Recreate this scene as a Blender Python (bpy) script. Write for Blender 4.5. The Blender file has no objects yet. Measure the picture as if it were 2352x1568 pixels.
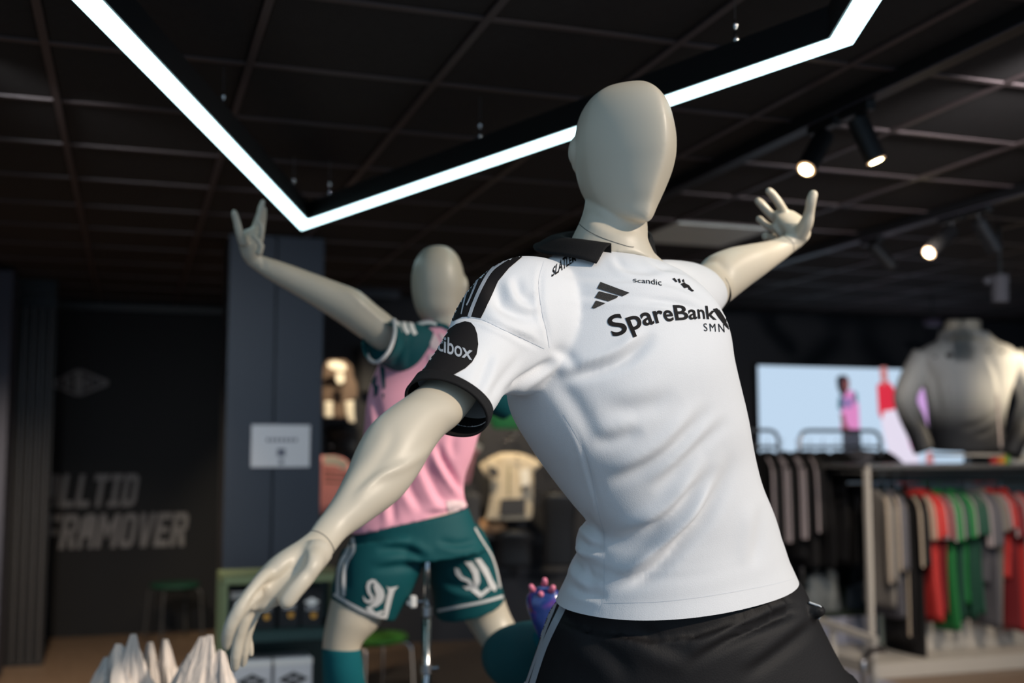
import bpy, bmesh, math, random
import numpy as np
from mathutils import Vector, Matrix, Euler
from mathutils.bvhtree import BVHTree
from mathutils.geometry import tessellate_polygon

R_ = math.radians
scene = bpy.context.scene
COL = scene.collection
rng = random.Random(7)

# ------------------------------------------------------------------ camera
F, CX, CY = 2606.0, 1176.0, 784.0
EYE = Vector((0, 0, 1.5))
cam_data = bpy.data.cameras.new('camera')
cam_data.sensor_width = 36.0
cam_data.lens = 36.0 * F / 2352.0
cam = bpy.data.objects.new('camera', cam_data)
COL.objects.link(cam)
cam.location = EYE
cam.rotation_euler = (R_(90 + 5.4), 0, R_(-18.5))
cam_data.dof.use_dof = True
cam_data.dof.focus_distance = 1.90
cam_data.dof.aperture_fstop = 2.2
cam_data.clip_start = 0.05
scene.camera = cam
RM = Euler((R_(90 + 5.4), 0, R_(-18.5))).to_matrix()
RMn = np.array(RM)

# ------------------------------------------------------------------ world, sun, exposure
w = bpy.data.worlds.new('daylight')
scene.world = w
w.use_nodes = True
w.node_tree.nodes['Background'].inputs[0].default_value = (0.47, 0.70, 0.95, 1)
w.node_tree.nodes['Background'].inputs[1].default_value = 0.60

def light(kind, name, loc, target, energy, color, **kw):
    d = bpy.data.lights.new(name, kind)
    d.energy = energy
    d.color = color
    for k, v in kw.items():
        setattr(d, k, v)
    o = bpy.data.objects.new(name, d)
    COL.objects.link(o)
    o.location = loc
    o.rotation_euler = (Vector(target) - Vector(loc)).to_track_quat('-Z', 'Y').to_euler()
    return o

def cam_dir(r, u, b):      # a direction given as right / up / back of the way the camera looks, level
    c, s = math.cos(R_(18.5)), math.sin(R_(18.5))
    return Vector((r * c - b * s, -r * s - b * c, u)).normalized()

SUN = cam_dir(0.84, 0.50, 0.50)
light('SUN', 'sun', SUN * 10, (0, 0, 0), 2.9, (1.0, 0.86, 0.71), angle=R_(2.2))
scene.view_settings.view_transform = 'Standard'
scene.view_settings.look = 'None'
scene.view_settings.exposure = 0.0
scene.view_settings.gamma = 1.0
scene.view_settings.use_curve_mapping = False

# ------------------------------------------------------------------ projection helpers
def P(u, v, d):
    return EYE + RM @ Vector(((u - CX) / F * d, -(v - CY) / F * d, -d))
def ray(u, v):
    return RM @ Vector(((u - CX) / F, -(v - CY) / F, -1))
def onY(u, v, y):
    r = ray(u, v)
    return EYE + r * ((y - EYE.y) / r.y)
def onX(u, v, x):
    r = ray(u, v)
    return EYE + r * ((x - EYE.x) / r.x)
def onZ(u, v, z):
    r = ray(u, v)
    return EYE + r * ((z - EYE.z) / r.z)
def proj(co):
    q = (co - np.array(EYE)) @ RMn
    d = -q[:, 2]
    return CX + F * q[:, 0] / d, CY - F * q[:, 1] / d, d

# ------------------------------------------------------------------ objects
def tag(o, label=None, cat=None, group=None, kind=None):
    if label: o['label'] = label
    if cat: o['category'] = cat
    if group: o['group'] = group
    if kind: o['kind'] = kind
    return o
def empty(name, loc=(0, 0, 0), rz=0, parent=None):
    o = bpy.data.objects.new(name, None)
    COL.objects.link(o)
    o.location = loc
    o.rotation_euler = (0, 0, rz)
    o.empty_display_size = 0.1
    if parent: o.parent = parent
    return o
def thing(name, label, cat, loc=(0, 0, 0), rz=0, group=None):
    return tag(empty(name, loc, rz), label, cat, group)
def world_inv(p):
    m = Matrix.Identity(4)
    while p:
        m = (Matrix.Translation(p.location) @ p.rotation_euler.to_matrix().to_4x4()) @ m
        p = p.parent
    return m.inverted()
def link(name, me, mat, parent=None, local=False, smooth=True):
    """world-space mesh -> object; with a parent the mesh is moved into the parent's frame unless local"""
    if mat: me.materials.append(mat)
    if parent and not local:
        me.transform(world_inv(parent))
    if smooth:
        me.polygons.foreach_set('use_smooth', [True] * len(me.polygons))
    o = bpy.data.objects.new(name, me)
    COL.objects.link(o)
    if parent: o.parent = parent
    return o
def copy_tree(o, parent=None, mats=None):
    c = o.copy()
    COL.objects.link(c)
    c.parent = parent
    for ch in o.children:
        copy_tree(ch, c)
    return c

class MB:
    def __init__(s):
        s.v, s.f = [], []
    def add(s, vs, fs):
        n = len(s.v)
        s.v += [tuple(x) for x in vs]
        s.f += [tuple(i + n for i in f) for f in fs]
        return s
    def box(s, c, size, rot=None, bev=0.0):
        bm = bmesh.new()
        bmesh.ops.create_cube(bm, size=1)
        bmesh.ops.scale(bm, vec=size, verts=bm.verts)
        if bev:
            bmesh.ops.bevel(bm, geom=bm.edges[:], offset=bev, segments=2, affect='EDGES', clamp_overlap=True)
        if rot is not None:
            bmesh.ops.rotate(bm, matrix=rot, verts=bm.verts)
        bmesh.ops.translate(bm, vec=c, verts=bm.verts)
        bm.verts.index_update()
        s.add([v.co[:] for v in bm.verts], [[v.index for v in f.verts] for f in bm.faces])
        bm.free()
        return s
    def bounds(s, x0, x1, y0, y1, z0, z1, bev=0.0):
        return s.box(((x0 + x1) / 2, (y0 + y1) / 2, (z0 + z1) / 2), (abs(x1 - x0), abs(y1 - y0), abs(z1 - z0)), bev=bev)
    def tube(s, pts, r, n=12, cap=True):
        pts = [Vector(p) for p in pts]
        rs = r if isinstance(r, (list, tuple)) else [r] * len(pts)
        base = len(s.v)
        prev = None
        for i, p in enumerate(pts):
            t = (pts[min(i + 1, len(pts) - 1)] - pts[max(i - 1, 0)]).normalized()
            if prev is None:
                a = t.orthogonal().normalized()
            else:
                a = (prev - t * prev.dot(t))
                a = a.normalized() if a.length > 1e-6 else t.orthogonal().normalized()
            prev = a
            b = t.cross(a)
            for k in range(n):
                th = 2 * math.pi * k / n
                s.v.append(tuple(p + (a * math.cos(th) + b * math.sin(th)) * rs[i]))
        for i in range(len(pts) - 1):
            for k in range(n):
                k2 = (k + 1) % n
                s.f.append((base + i * n + k, base + i * n + k2, base + (i + 1) * n + k2, base + (i + 1) * n + k))
        if cap:
            s.f.append(tuple(base + k for k in range(n))[::-1])
            s.f.append(tuple(base + (len(pts) - 1) * n + k for k in range(n)))
        return s
    def lathe(s, prof, c=(0, 0, 0), n=24):
        base = len(s.v)
        for r, z in prof:
            for k in range(n):
                th = 2 * math.pi * k / n
                s.v.append((c[0] + r * math.cos(th), c[1] + r * math.sin(th), c[2] + z))
        for i in range(len(prof) - 1):
            for k in range(n):
                k2 = (k + 1) % n
                s.f.append((base + i * n + k, base + i * n + k2, base + (i + 1) * n + k2, base + (i + 1) * n + k))
        s.f.append(tuple(base + k for k in range(n))[::-1])
        s.f.append(tuple(base + (len(prof) - 1) * n + k for k in range(n)))
        return s
    def prism(s, poly, ext):           # poly: list of 3-D points (flat), ext: vector of thickness
        poly = [Vector(p) for p in poly]
        ext = Vector(ext)
        n = len(poly)
        tris = tessellate_polygon([poly])
        s.add([p[:] for p in poly] + [(p + ext)[:] for p in poly],
              [t for t in tris] + [tuple(i + n for i in t[::-1]) for t in tris] +
              [(i, (i + 1) % n, (i + 1) % n + n, i + n) for i in range(n)])
        return s
    def mesh(s, name):
        me = bpy.data.meshes.new(name)
        me.from_pydata(s.v, [], s.f)
        me.update()
        bm = bmesh.new()
        bm.from_mesh(me)
        bmesh.ops.recalc_face_normals(bm, faces=bm.faces)
        bm.to_mesh(me)
        bm.free()
        return me
    def build(s, name, mat, parent=None, smooth=False, local=False):
        return link(name, s.mesh(name), mat, parent, local=local, smooth=smooth)

# ------------------------------------------------------------------ materials
def mat(name, col, rough=0.6, metal=0.0, noise=0.0, nscale=8.0, bump=0.0, bscale=60.0, spec=0.5, emit=None, estr=1.0, sheen=0.0, coat=0.0, sss=0.0, glass=0.0):
    m = bpy.data.materials.new(name)
    m.use_nodes = True
    nt = m.node_tree
    b = nt.nodes['Principled BSDF']
    b.inputs['Roughness'].default_value = rough
    b.inputs['Metallic'].default_value = metal
    b.inputs['Specular IOR Level'].default_value = spec
    b.inputs['Sheen Weight'].default_value = sheen
    b.inputs['Coat Weight'].default_value = coat
    b.inputs['Transmission Weight'].default_value = glass
    tc = nt.nodes.new('ShaderNodeTexCoord')
    n = nt.nodes.new('ShaderNodeTexNoise')
    n.inputs['Scale'].default_value = nscale
    n.inputs['Detail'].default_value = 4
    nt.links.new(tc.outputs['Object'], n.inputs['Vector'])
    mix = nt.nodes.new('ShaderNodeMix')
    mix.data_type = 'RGBA'
    k = noise
    mix.inputs['A'].default_value = (*[min(1, c * (1 - k)) for c in col], 1)
    mix.inputs['B'].default_value = (*[min(1, c * (1 + k)) for c in col], 1)
    nt.links.new(n.outputs['Fac'], mix.inputs['Factor'])
    nt.links.new(mix.outputs['Result'], b.inputs['Base Color'])
    if bump:
        n2 = nt.nodes.new('ShaderNodeTexNoise')
        n2.inputs['Scale'].default_value = bscale
        n2.inputs['Detail'].default_value = 3
        nt.links.new(tc.outputs['Object'], n2.inputs['Vector'])
        bp = nt.nodes.new('ShaderNodeBump')
        bp.inputs['Strength'].default_value = bump
        bp.inputs['Distance'].default_value = 0.004
        nt.links.new(n2.outputs['Fac'], bp.inputs['Height'])
        nt.links.new(bp.outputs['Normal'], b.inputs['Normal'])
    if emit:
        b.inputs['Emission Color'].default_value = (*emit, 1)
        b.inputs['Emission Strength'].default_value = estr
    return m

M = dict(
    skin=mat('mannequin_lacquer', (0.59, 0.515, 0.40), 0.43, noise=0.02),
    skin_far=mat('mannequin_lacquer_far', (0.56, 0.50, 0.40), 0.40, noise=0.02),
    white=mat('white_jersey_fabric', (0.76, 0.755, 0.76), 0.62, noise=0.015, nscale=30, bump=0.12, bscale=500, sheen=0.15),
    seam=mat('white_seam_thread', (0.70, 0.71, 0.73), 0.8),
    blackcloth=mat('black_jersey_fabric', (0.012, 0.011, 0.011), 0.75, noise=0.2, bump=0.25, bscale=600, spec=0.15),
    shortscloth=mat('black_shorts_fabric', (0.010, 0.009, 0.0095), 0.65, noise=0.2, bump=0.15, bscale=300, spec=0.25),
    print=mat('black_print', (0.012, 0.010, 0.010), 0.7, spec=0.15),
    glitter=mat('black_glitter_print', (0.022, 0.018, 0.014), 0.4, noise=0.9, nscale=900, bump=0.6, bscale=900),
    silver=mat('silver_stripe_print', (0.40, 0.42, 0.45), 0.55),
    whiteprint=mat('white_print', (0.75, 0.75, 0.73), 0.6),
    pink=mat('pink_jersey_fabric', (0.88, 0.40, 0.52), 0.65, noise=0.05, bump=0.1, bscale=300, sheen=0.2),
    paleprint=mat('pale_pink_print', (0.80, 0.60, 0.62), 0.65),
    teal=mat('teal_fabric', (0.000, 0.070, 0.082), 0.7, noise=0.08, bump=0.1, bscale=300, spec=0.3),
    teal_sock=mat('teal_sock_knit', (0.000, 0.10, 0.125), 0.85, noise=0.1, bump=0.3, bscale=400, spec=0.3),
    trimwhite=mat('white_piping', (0.62, 0.62, 0.62), 0.7),
    chrome=mat('chrome', (0.62, 0.63, 0.64), 0.14, 1.0),
    steel=mat('brushed_steel', (0.35, 0.35, 0.36), 0.3, 1.0),
    tile=mat('black_ceiling_tile', (0.040, 0.035, 0.033), 0.92, noise=0.25, nscale=40, bump=0.4, bscale=250, spec=0.2),
    tbar=mat('dark_ceiling_bar', (0.078, 0.056, 0.055), 0.5, noise=0.1),
    wallblack=mat('black_painted_wall', (0.0095, 0.0095, 0.0105), 0.6, noise=0.15, nscale=3, spec=0.3),
    wallgrey=mat('charcoal_painted_wall', (0.020, 0.020, 0.024), 0.7, noise=0.1, nscale=3),
    pillar=mat('slate_blue_laminate', (0.026, 0.034, 0.050), 0.5, noise=0.06, nscale=4),
    wallprint=mat('grey_wall_lettering', (0.22, 0.21, 0.21), 0.6, noise=0.1),
    emblem=mat('dim_grey_emblem', (0.20, 0.18, 0.18), 0.5, noise=0.1),
    rib=mat('anodised_shutter', (0.11, 0.11, 0.115), 0.35, 0.6, noise=0.1),
    blackmetal=mat('black_powder_coat', (0.008, 0.008, 0.009), 0.45),
    led=mat('led_diffuser', (0.9, 0.9, 0.9), 0.5, emit=(0.62, 0.93, 1.0), estr=4.2),
    lampglow=mat('warm_lamp_lens', (0.9, 0.8, 0.5), 0.4, emit=(1.0, 0.83, 0.45), estr=22),
    lampdim=mat('warm_lamp_reflector', (0.7, 0.5, 0.35), 0.3, emit=(1.0, 0.6, 0.35), estr=0.5),
    panel=mat('unlit_white_ceiling_panel', (0.75, 0.78, 0.72), 0.5),
    paper=mat('white_paper', (0.60, 0.61, 0.64), 0.6),
    ink=mat('grey_ink', (0.12, 0.13, 0.17), 0.6),
    tissue=mat('white_tissue_paper', (0.76, 0.67, 0.60), 0.7, noise=0.04, bump=0.3, bscale=30),
    floor=None,
    whitelam=mat('warm_white_laminate', (0.42, 0.38, 0.33), 0.5, noise=0.03),
    grey_lam=mat('grey_plinth_laminate', (0.30, 0.30, 0.36), 0.6, noise=0.04),
    glassgreen=mat('greenish_acrylic', (0.22, 0.26, 0.25), 0.3, noise=0.02),
    turf=mat('dark_green_turf', (0.012, 0.025, 0.006), 0.95, noise=0.4, nscale=80, bump=0.8, bscale=200),
    boot=None,
    stud=mat('pink_boot_stud', (0.85, 0.25, 0.38), 0.4),
    sage=mat('sage_green_paint', (0.16, 0.20, 0.10), 0.5),
    darkteal=mat('dark_teal_paint', (0.015, 0.045, 0.045), 0.5),
    packblack=mat('black_pack', (0.010, 0.010, 0.011), 0.4),
    orange=mat('orange_print', (0.55, 0.27, 0.04), 0.6),
    seatgreen=mat('green_stool_seat', (0.10, 0.34, 0.04), 0.5),
    brightgreen=mat('bright_green_fabric', (0.03, 0.24, 0.06), 0.7),
    cream=mat('cream_jersey', (0.62, 0.52, 0.38), 0.7, noise=0.05),
    taupe=mat('taupe_fabric', (0.16, 0.11, 0.085), 0.8, noise=0.05),
    warmwhite=mat('warm_white_fabric', (0.80, 0.75, 0.66), 0.7),
    darkgrey=mat('dark_grey_fabric', (0.045, 0.045, 0.05), 0.8),
    pinkwarm=mat('salmon_pink_fabric', (0.62, 0.24, 0.25), 0.7),
    red=mat('red_fabric', (0.42, 0.022, 0.018), 0.7, noise=0.05),
    darkred=mat('dark_red_fabric', (0.16, 0.008, 0.012), 0.7, noise=0.05),
    green=mat('green_fabric', (0.006, 0.14, 0.028), 0.7, noise=0.05),
    darkgreen=mat('dark_green_fabric', (0.004, 0.05, 0.028), 0.7, noise=0.05),
    greyc=mat('grey_fabric', (0.085, 0.08, 0.09), 0.8, noise=0.05),
    beigegrey=mat('beige_grey_fabric', (0.16, 0.14, 0.12), 0.8, noise=0.05),
    stripe=mat('pinkish_white_stripe', (0.30, 0.25, 0.25), 0.7),
    stripe_warm=mat('beige_stripe', (0.35, 0.28, 0.21), 0.7),
    tote=mat('white_tote_canvas', (0.20, 0.21, 0.20), 0.85, noise=0.1, bump=0.4, bscale=60),
    bagblue=mat('grey_blue_bag', (0.06, 0.075, 0.095), 0.8, noise=0.2),
)

def wood_floor():
    m = bpy.data.materials.new('beige_vinyl_floor')
    m.use_nodes = True
    nt = m.node_tree
    b = nt.nodes['Principled BSDF']
    tc = nt.nodes.new('ShaderNodeTexCoord')
    mp = nt.nodes.new('ShaderNodeMapping')
    mp.inputs['Scale'].default_value = (6, 0.8, 1)
    n = nt.nodes.new('ShaderNodeTexNoise')
    n.inputs['Scale'].default_value = 4
    n.inputs['Detail'].default_value = 6
    cr = nt.nodes.new('ShaderNodeValToRGB')
    cr.color_ramp.elements[0].color = (0.13, 0.085, 0.055, 1)
    cr.color_ramp.elements[1].color = (0.22, 0.15, 0.10, 1)
    nt.links.new(tc.outputs['Object'], mp.inputs[0])
    nt.links.new(mp.outputs[0], n.inputs['Vector'])
    nt.links.new(n.outputs['Fac'], cr.inputs[0])
    nt.links.new(cr.outputs[0], b.inputs['Base Color'])
    b.inputs['Roughness'].default_value = 0.45
    return m
M['floor'] = wood_floor()

def boot_mat():
    m = bpy.data.materials.new('iridescent_blue_boot_sole')
    m.use_nodes = True
    nt = m.node_tree
    b = nt.nodes['Principled BSDF']
    tc = nt.nodes.new('ShaderNodeTexCoord')
    n = nt.nodes.new('ShaderNodeTexNoise')
    n.inputs['Scale'].default_value = 9
    n.inputs['Distortion'].default_value = 2.5
    cr = nt.nodes.new('ShaderNodeValToRGB')
    e = cr.color_ramp.elements
    e[0].position, e[0].color = 0.0, (0.02, 0.05, 0.20, 1)
    e[1].position, e[1].color = 0.5, (0.035, 0.075, 0.30, 1)
    for pos, c in ((0.58, (0.10, 0.07, 0.36, 1)), (0.64, (0.30, 0.06, 0.14, 1)), (0.70, (0.14, 0.26, 0.05, 1)), (0.78, (0.05, 0.10, 0.35, 1))):
        k = e.new(pos); k.color = c
    nt.links.new(tc.outputs['Object'], n.inputs['Vector'])
    nt.links.new(n.outputs['Fac'], cr.inputs[0])
    nt.links.new(cr.outputs[0], b.inputs['Base Color'])
    b.inputs['Roughness'].default_value = 0.15
    b.inputs['Coat Weight'].default_value = 0.6
    return m
M['boot'] = boot_mat()

# ------------------------------------------------------------------ lofts for bodies and clothes
def catmull(keys, per):
    keys = np.array(keys, float)
    n = len(keys)
    out = []
    for i in range(n - 1):
        p0, p1, p2, p3 = keys[max(i - 1, 0)], keys[i], keys[i + 1], keys[min(i + 2, n - 1)]
        for j in range(per):
            t = j / per
            out.append(0.5 * ((2 * p1) + (-p0 + p2) * t + (2 * p0 - 5 * p1 + 4 * p2 - p3) * t * t + (-p0 + 3 * p1 - 3 * p2 + p3) * t ** 3))
    out.append(keys[-1])
    return out

VIEW = (RM @ Vector((0, 0, -1))).normalized()

def outline(n, psi=0.0, ba=1.0, e=2.0, efront=None):
    """unit outline; psi turns the wide axis away from the viewer, ba = narrow / wide"""
    pts = []
    for k in range(n):
        th = 2 * math.pi * k / n
        c, s = math.cos(th), math.sin(th)
        ee = efront if (efront and s < 0) else e
        a = math.copysign(abs(c) ** (2 / ee), c)
        b = math.copysign(abs(s) ** (2 / ee), s) * ba
        pts.append((a * math.cos(psi) - b * math.sin(psi), a * math.sin(psi) + b * math.cos(psi)))
    xs = [p[0] for p in pts]
    mid, half = (max(xs) + min(xs)) / 2, (max(xs) - min(xs)) / 2
    return [((p[0] - mid) / half, p[1] / half) for p in pts]

def loft(mb, secs, per=6, n=48, shape=None, shrink=1.0, level=False, cap=True, win=1):
    """secs: (Lu,Lv, Ru,Rv, depth, thickness ratio); left/right silhouette points and a depth in metres"""
    shape = shape or outline(n)
    n = len(shape)
    ks = catmull(secs, per)
    cs = []
    for k in ks:
        a, b = P(k[0], k[1], k[4]), P(k[2], k[3], k[4])
        cs.append((a, b, (a + b) / 2, k[5]))
    base = len(mb.v)
    for i, (a, b, c, T) in enumerate(cs):
        t = cs[min(i + win, len(cs) - 1)][2] - cs[max(i - win, 0)][2]
        x = (b - a) / 2
        xn = x.normalized()
        if level:
            y = Vector((0, 0, 1)).cross(xn)
        else:
            y = t.cross(xn)
        y.normalize()
        if y.dot(VIEW) < 0: y = -y
        W = x.length * shrink
        for sx, sy in shape:
            mb.v.append(tuple(c + xn * (W * sx) + y * (W * T * sy)))
    for i in range(len(cs) - 1):
        for k in range(n):
            k2 = (k + 1) % n
            mb.f.append((base + i * n + k, base + i * n + k2, base + (i + 1) * n + k2, base + (i + 1) * n + k))
    if cap:
        mb.f.append(tuple(base + k for k in range(n))[::-1])
        mb.f.append(tuple(base + (len(cs) - 1) * n + k for k in range(n)))
    return mb

def finger(mb, pts, n=16):
    """pts: (u, v, depth, half width px); rounded at the last point"""
    ks = catmull(pts, 5)
    P3, rr = [], []
    for k in ks:
        P3.append(P(k[0], k[1], k[2])); rr.append(k[3] / F * k[2])
    d = (P3[-1] - P3[-2]).normalized()
    r = rr[-1]
    e = P3[-1]
    for a in (0.35, 0.65, 0.88, 0.99):
        P3.append(e + d * r * a); rr.append(r * math.sqrt(1 - a * a))
    mb.tube(P3, rr, n)

def ball(mb, c, rad, n=16, rot=None):
    bm = bmesh.new()
    bmesh.ops.create_uvsphere(bm, u_segments=n, v_segments=n, radius=1)
    bmesh.ops.scale(bm, vec=rad if hasattr(rad, '__len__') else (rad,) * 3, verts=bm.verts)
    if rot is not None: bmesh.ops.rotate(bm, matrix=rot, verts=bm.verts)
    bmesh.ops.translate(bm, vec=c, verts=bm.verts)
    bm.verts.index_update()
    mb.add([v.co[:] for v in bm.verts], [[v.index for v in f.verts] for f in bm.faces])
    bm.free()

def fuse(mb, voxel, smooth=3, name='m'):
    me = mb.mesh(name)
    o = bpy.data.objects.new('tmp', me)
    COL.objects.link(o)
    m = o.modifiers.new('r', 'REMESH'); m.mode = 'VOXEL'; m.voxel_size = voxel; m.adaptivity = 0
    if smooth:
        s = o.modifiers.new('s', 'SMOOTH'); s.factor = 0.5; s.iterations = smooth
    dg = bpy.context.evaluated_depsgraph_get()
    out = bpy.data.meshes.new_from_object(o.evaluated_get(dg))
    bpy.data.objects.remove(o)
    return out

def coords(me):
    co = np.empty(len(me.vertices) * 3, np.float32); me.vertices.foreach_get('co', co)
    no = np.empty(len(me.vertices) * 3, np.float32); me.vertex_normals.foreach_get('vector', no)
    return co.reshape(-1, 3).astype(float), no.reshape(-1, 3).astype(float)
def set_coords(me, co):
    me.vertices.foreach_set('co', co.astype(np.float32).ravel()); me.update()

def folds(me, lines):
    """press folds into a garment: each line is (points px, half width px, depth m, ridge share)"""
    co, no = coords(me)
    u, v, d = proj(co)
    view = co - np.array(EYE)
    view /= np.linalg.norm(view, axis=1)[:, None]
    face = np.clip(-(no * view).sum(1) * 2.5, 0, 1)
    H = np.zeros(len(co))
    for pts, wd, amp, ridge in lines:
        pts = np.array(catmull(pts, 6))
        best = np.full(len(co), 1e9); sgn = np.zeros(len(co)); tt = np.zeros(len(co))
        m = len(pts) - 1
        box = (u > pts[:, 0].min() - 5 * wd) & (u < pts[:, 0].max() + 5 * wd) & (v > pts[:, 1].min() - 5 * wd) & (v < pts[:, 1].max() + 5 * wd)
        idx = np.nonzero(box)[0]
        if not len(idx): continue
        uu, vv = u[idx], v[idx]
        bb, ss, ts = best[idx], sgn[idx], tt[idx]
        for i in range(m):
            a, b = pts[i], pts[i + 1]
            ab = b - a; L2 = (ab ** 2).sum() + 1e-9
            t = np.clip(((uu - a[0]) * ab[0] + (vv - a[1]) * ab[1]) / L2, 0, 1)
            du, dv = uu - a[0] - t * ab[0], vv - a[1] - t * ab[1]
            q = np.hypot(du, dv)
            s = np.sign(ab[0] * (vv - a[1]) - ab[1] * (uu - a[0]))
            k = q < bb
            bb = np.where(k, q, bb); ss = np.where(k, s, ss); ts = np.where(k, (i + t) / m, ts)
        sd = bb * ss
        taper = np.clip(np.minimum(ts, 1 - ts) * 2.8, 0, 1); taper = taper * taper * (3 - 2 * taper)
        h = -np.exp(-(sd / wd) ** 2) + ridge * np.exp(-((sd - 1.7 * wd) / (1.1 * wd)) ** 2)
        H[idx] += h * amp * taper
    co += no * (H * face)[:, None]
    set_coords(me, co)

def ripple(me, amp, scale, seed=0, stretch=(1, 1, 1)):
    from mathutils import noise
    co, no = coords(me)
    s = np.array(stretch) * scale
    h = np.array([noise.noise(Vector((c[0] * s[0] + seed, c[1] * s[1], c[2] * s[2]))) for c in co])
    set_coords(me, co + no * (h * amp)[:, None])

def bvh_of(meshes):
    vs, fs = [], []
    for me in meshes:
        n = len(vs)
        vs += [v.co[:] for v in me.vertices]
        fs += [tuple(i + n for i in p.vertices) for p in me.polygons]
    return BVHTree.FromPolygons(vs, fs)

def press(bm, bvh, step, off, name, material, parent, fallback=None):
    """a flat print given in picture pixels, cut fine and laid on the cloth"""
    for _ in range(9):
        long = [e for e in bm.edges if (e.verts[0].co - e.verts[1].co).length > step]
        if not long: break
        bmesh.ops.subdivide_edges(bm, edges=long, cuts=1, use_grid_fill=False)
        bmesh.ops.triangulate(bm, faces=bm.faces[:])
    dead = []
    for vtx in bm.verts:
        r = ray(vtx.co.x, vtx.co.y).normalized()
        hit, nrm, i, dist = bvh.ray_cast(EYE, r)
        if hit is None:
            dead.append(vtx)
        else:
            if nrm.dot(r) > 0: nrm = -nrm
            vtx.co = hit + (nrm * 0.6 - r * 0.4) * off
    bmesh.ops.delete(bm, geom=dead, context='VERTS')
    bmesh.ops.recalc_face_normals(bm, faces=bm.faces)
    for f in bm.faces:
        if f.normal.dot(f.calc_center_median() - EYE) > 0: f.normal_flip()
    me = bpy.data.meshes.new(name)
    bm.to_mesh(me)
    bm.free()
    return link(name, me, material, parent)

def polys_bm(polys):
    bm = bmesh.new()
    for poly in polys:
        p3 = [Vector((a, b, 0)) for a, b in poly]
        vs = [bm.verts.new(p) for p in p3]
        for t in tessellate_polygon([p3]):
            try: bm.faces.new([vs[i] for i in t])
            except ValueError: pass
    return bm
def decal(name, polys, bvh, material, parent, step=9, off=0.0012):
    bm = polys_bm(polys)
    bmesh.ops.remove_doubles(bm, verts=bm.verts, dist=0.05)
    return press(bm, bvh, step, off, name, material, parent)

def ribbon(pts, w0, w1=None):
    """polygon strip along px polyline"""
    w1 = w0 if w1 is None else w1
    ps = catmull(pts, 5)
    L, Rr = [], []
    for i, p in enumerate(ps):
        t = ps[min(i + 1, len(ps) - 1)] - ps[max(i - 1, 0)]
        t = t / (np.hypot(*t) + 1e-9)
        w_ = (w0 + (w1 - w0) * i / (len(ps) - 1)) / 2
        L.append((p[0] - t[1] * w_, p[1] + t[0] * w_)); Rr.append((p[0] + t[1] * w_, p[1] - t[0] * w_))
    return [[L[i], L[i + 1], Rr[i + 1], Rr[i]] for i in range(len(ps) - 1)]
def strip_bm(pts, w0, w1=None):
    bm = polys_bm(ribbon(pts, w0, w1))
    bmesh.ops.remove_doubles(bm, verts=bm.verts, dist=0.05)
    return bm

def text_mesh(txt, bold=0.0, space=1.0):
    c = bpy.data.curves.new('t', 'FONT')
    c.body = txt; c.size = 1.0; c.offset = bold; c.space_character = space; c.resolution_u = 6
    o = bpy.data.objects.new('t', c)
    COL.objects.link(o)
    dg = bpy.context.evaluated_depsgraph_get()
    me = bpy.data.meshes.new_from_object(o.evaluated_get(dg))
    bpy.data.objects.remove(o)
    return me

def lettering(name, txt, table, bvh, material, parent, bold=0.0, space=1.0, step=5, off=0.0012, cap=0.70):
    """table rows: t, u, v(baseline), cap height px, lean of the upright"""
    me = text_mesh(txt, bold, space)
    bm = bmesh.new(); bm.from_mesh(me)
    xs = [v.co.x for v in bm.verts]
    x0, x1 = min(xs), max(xs)
    T = np.array(table, float)
    for _ in range(5):       # fine enough to bend
        long = [e for e in bm.edges if (e.verts[0].co - e.verts[1].co).length > 0.12]
        if not long: break
        bmesh.ops.subdivide_edges(bm, edges=long, cuts=1)
        bmesh.ops.triangulate(bm, faces=bm.faces[:])
    for v in bm.verts:
        t = (v.co.x - x0) / (x1 - x0)
        u = np.interp(t, T[:, 0], T[:, 1]); b = np.interp(t, T[:, 0], T[:, 2]); h = np.interp(t, T[:, 0], T[:, 3]); s = np.interp(t, T[:, 0], T[:, 4])
        y = v.co.y / cap
        v.co = Vector((u + s * y * h, b - y * h, 0))
    return press(bm, bvh, step, off, name, material, parent)


CEIL = 2.71
GX, GY = 0.92, 2.97
# ------------------------------------------------------------------ shell
def struct(name, mb, m, **k):
    return tag(mb.build(name, m), kind='structure')
struct('floor', MB().bounds(-2.4, 9.4, -0.6, 10.4, -0.1, 0), M['floor'])
wb = struct('wall_back', MB().bounds(1.0, 9.3, 8.75, 8.85, 0, CEIL + .12), M['wallgrey'])
struct('wall_alcove', MB().bounds(-2.4, 1.6, 9.9, 10.0, 0, CEIL + .12), M['wallblack'])
struct('wall_alcove_side', MB().bounds(1.0, 1.1, 8.85, 9.9, 0, CEIL + .12), M['wallblack'])
struct('wall_left', MB().bounds(-2.5, -2.4, 1.2, 10.0, 0, CEIL + .12), M['wallblack'])
struct('wall_right', MB().bounds(9.3, 9.4, 1.2, 8.85, 0, CEIL + .12), M['wallgrey'])
ceil = struct('ceiling', MB().bounds(-2.4, 9.3, 1.77, 9.9, CEIL + 0.03, CEIL + 0.12), M['tile'])
tile_me = MB().box((0, 0, 0), (0.572, 0.572, 0.018), bev=0.003).mesh('ceiling_tile'); tile_me.materials.append(M['tile'])
panel_me = MB().box((0, 0, 0), (0.574, 0.574, 0.012), bev=0.002).mesh('light_panel'); panel_me.materials.append(M['panel'])
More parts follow.
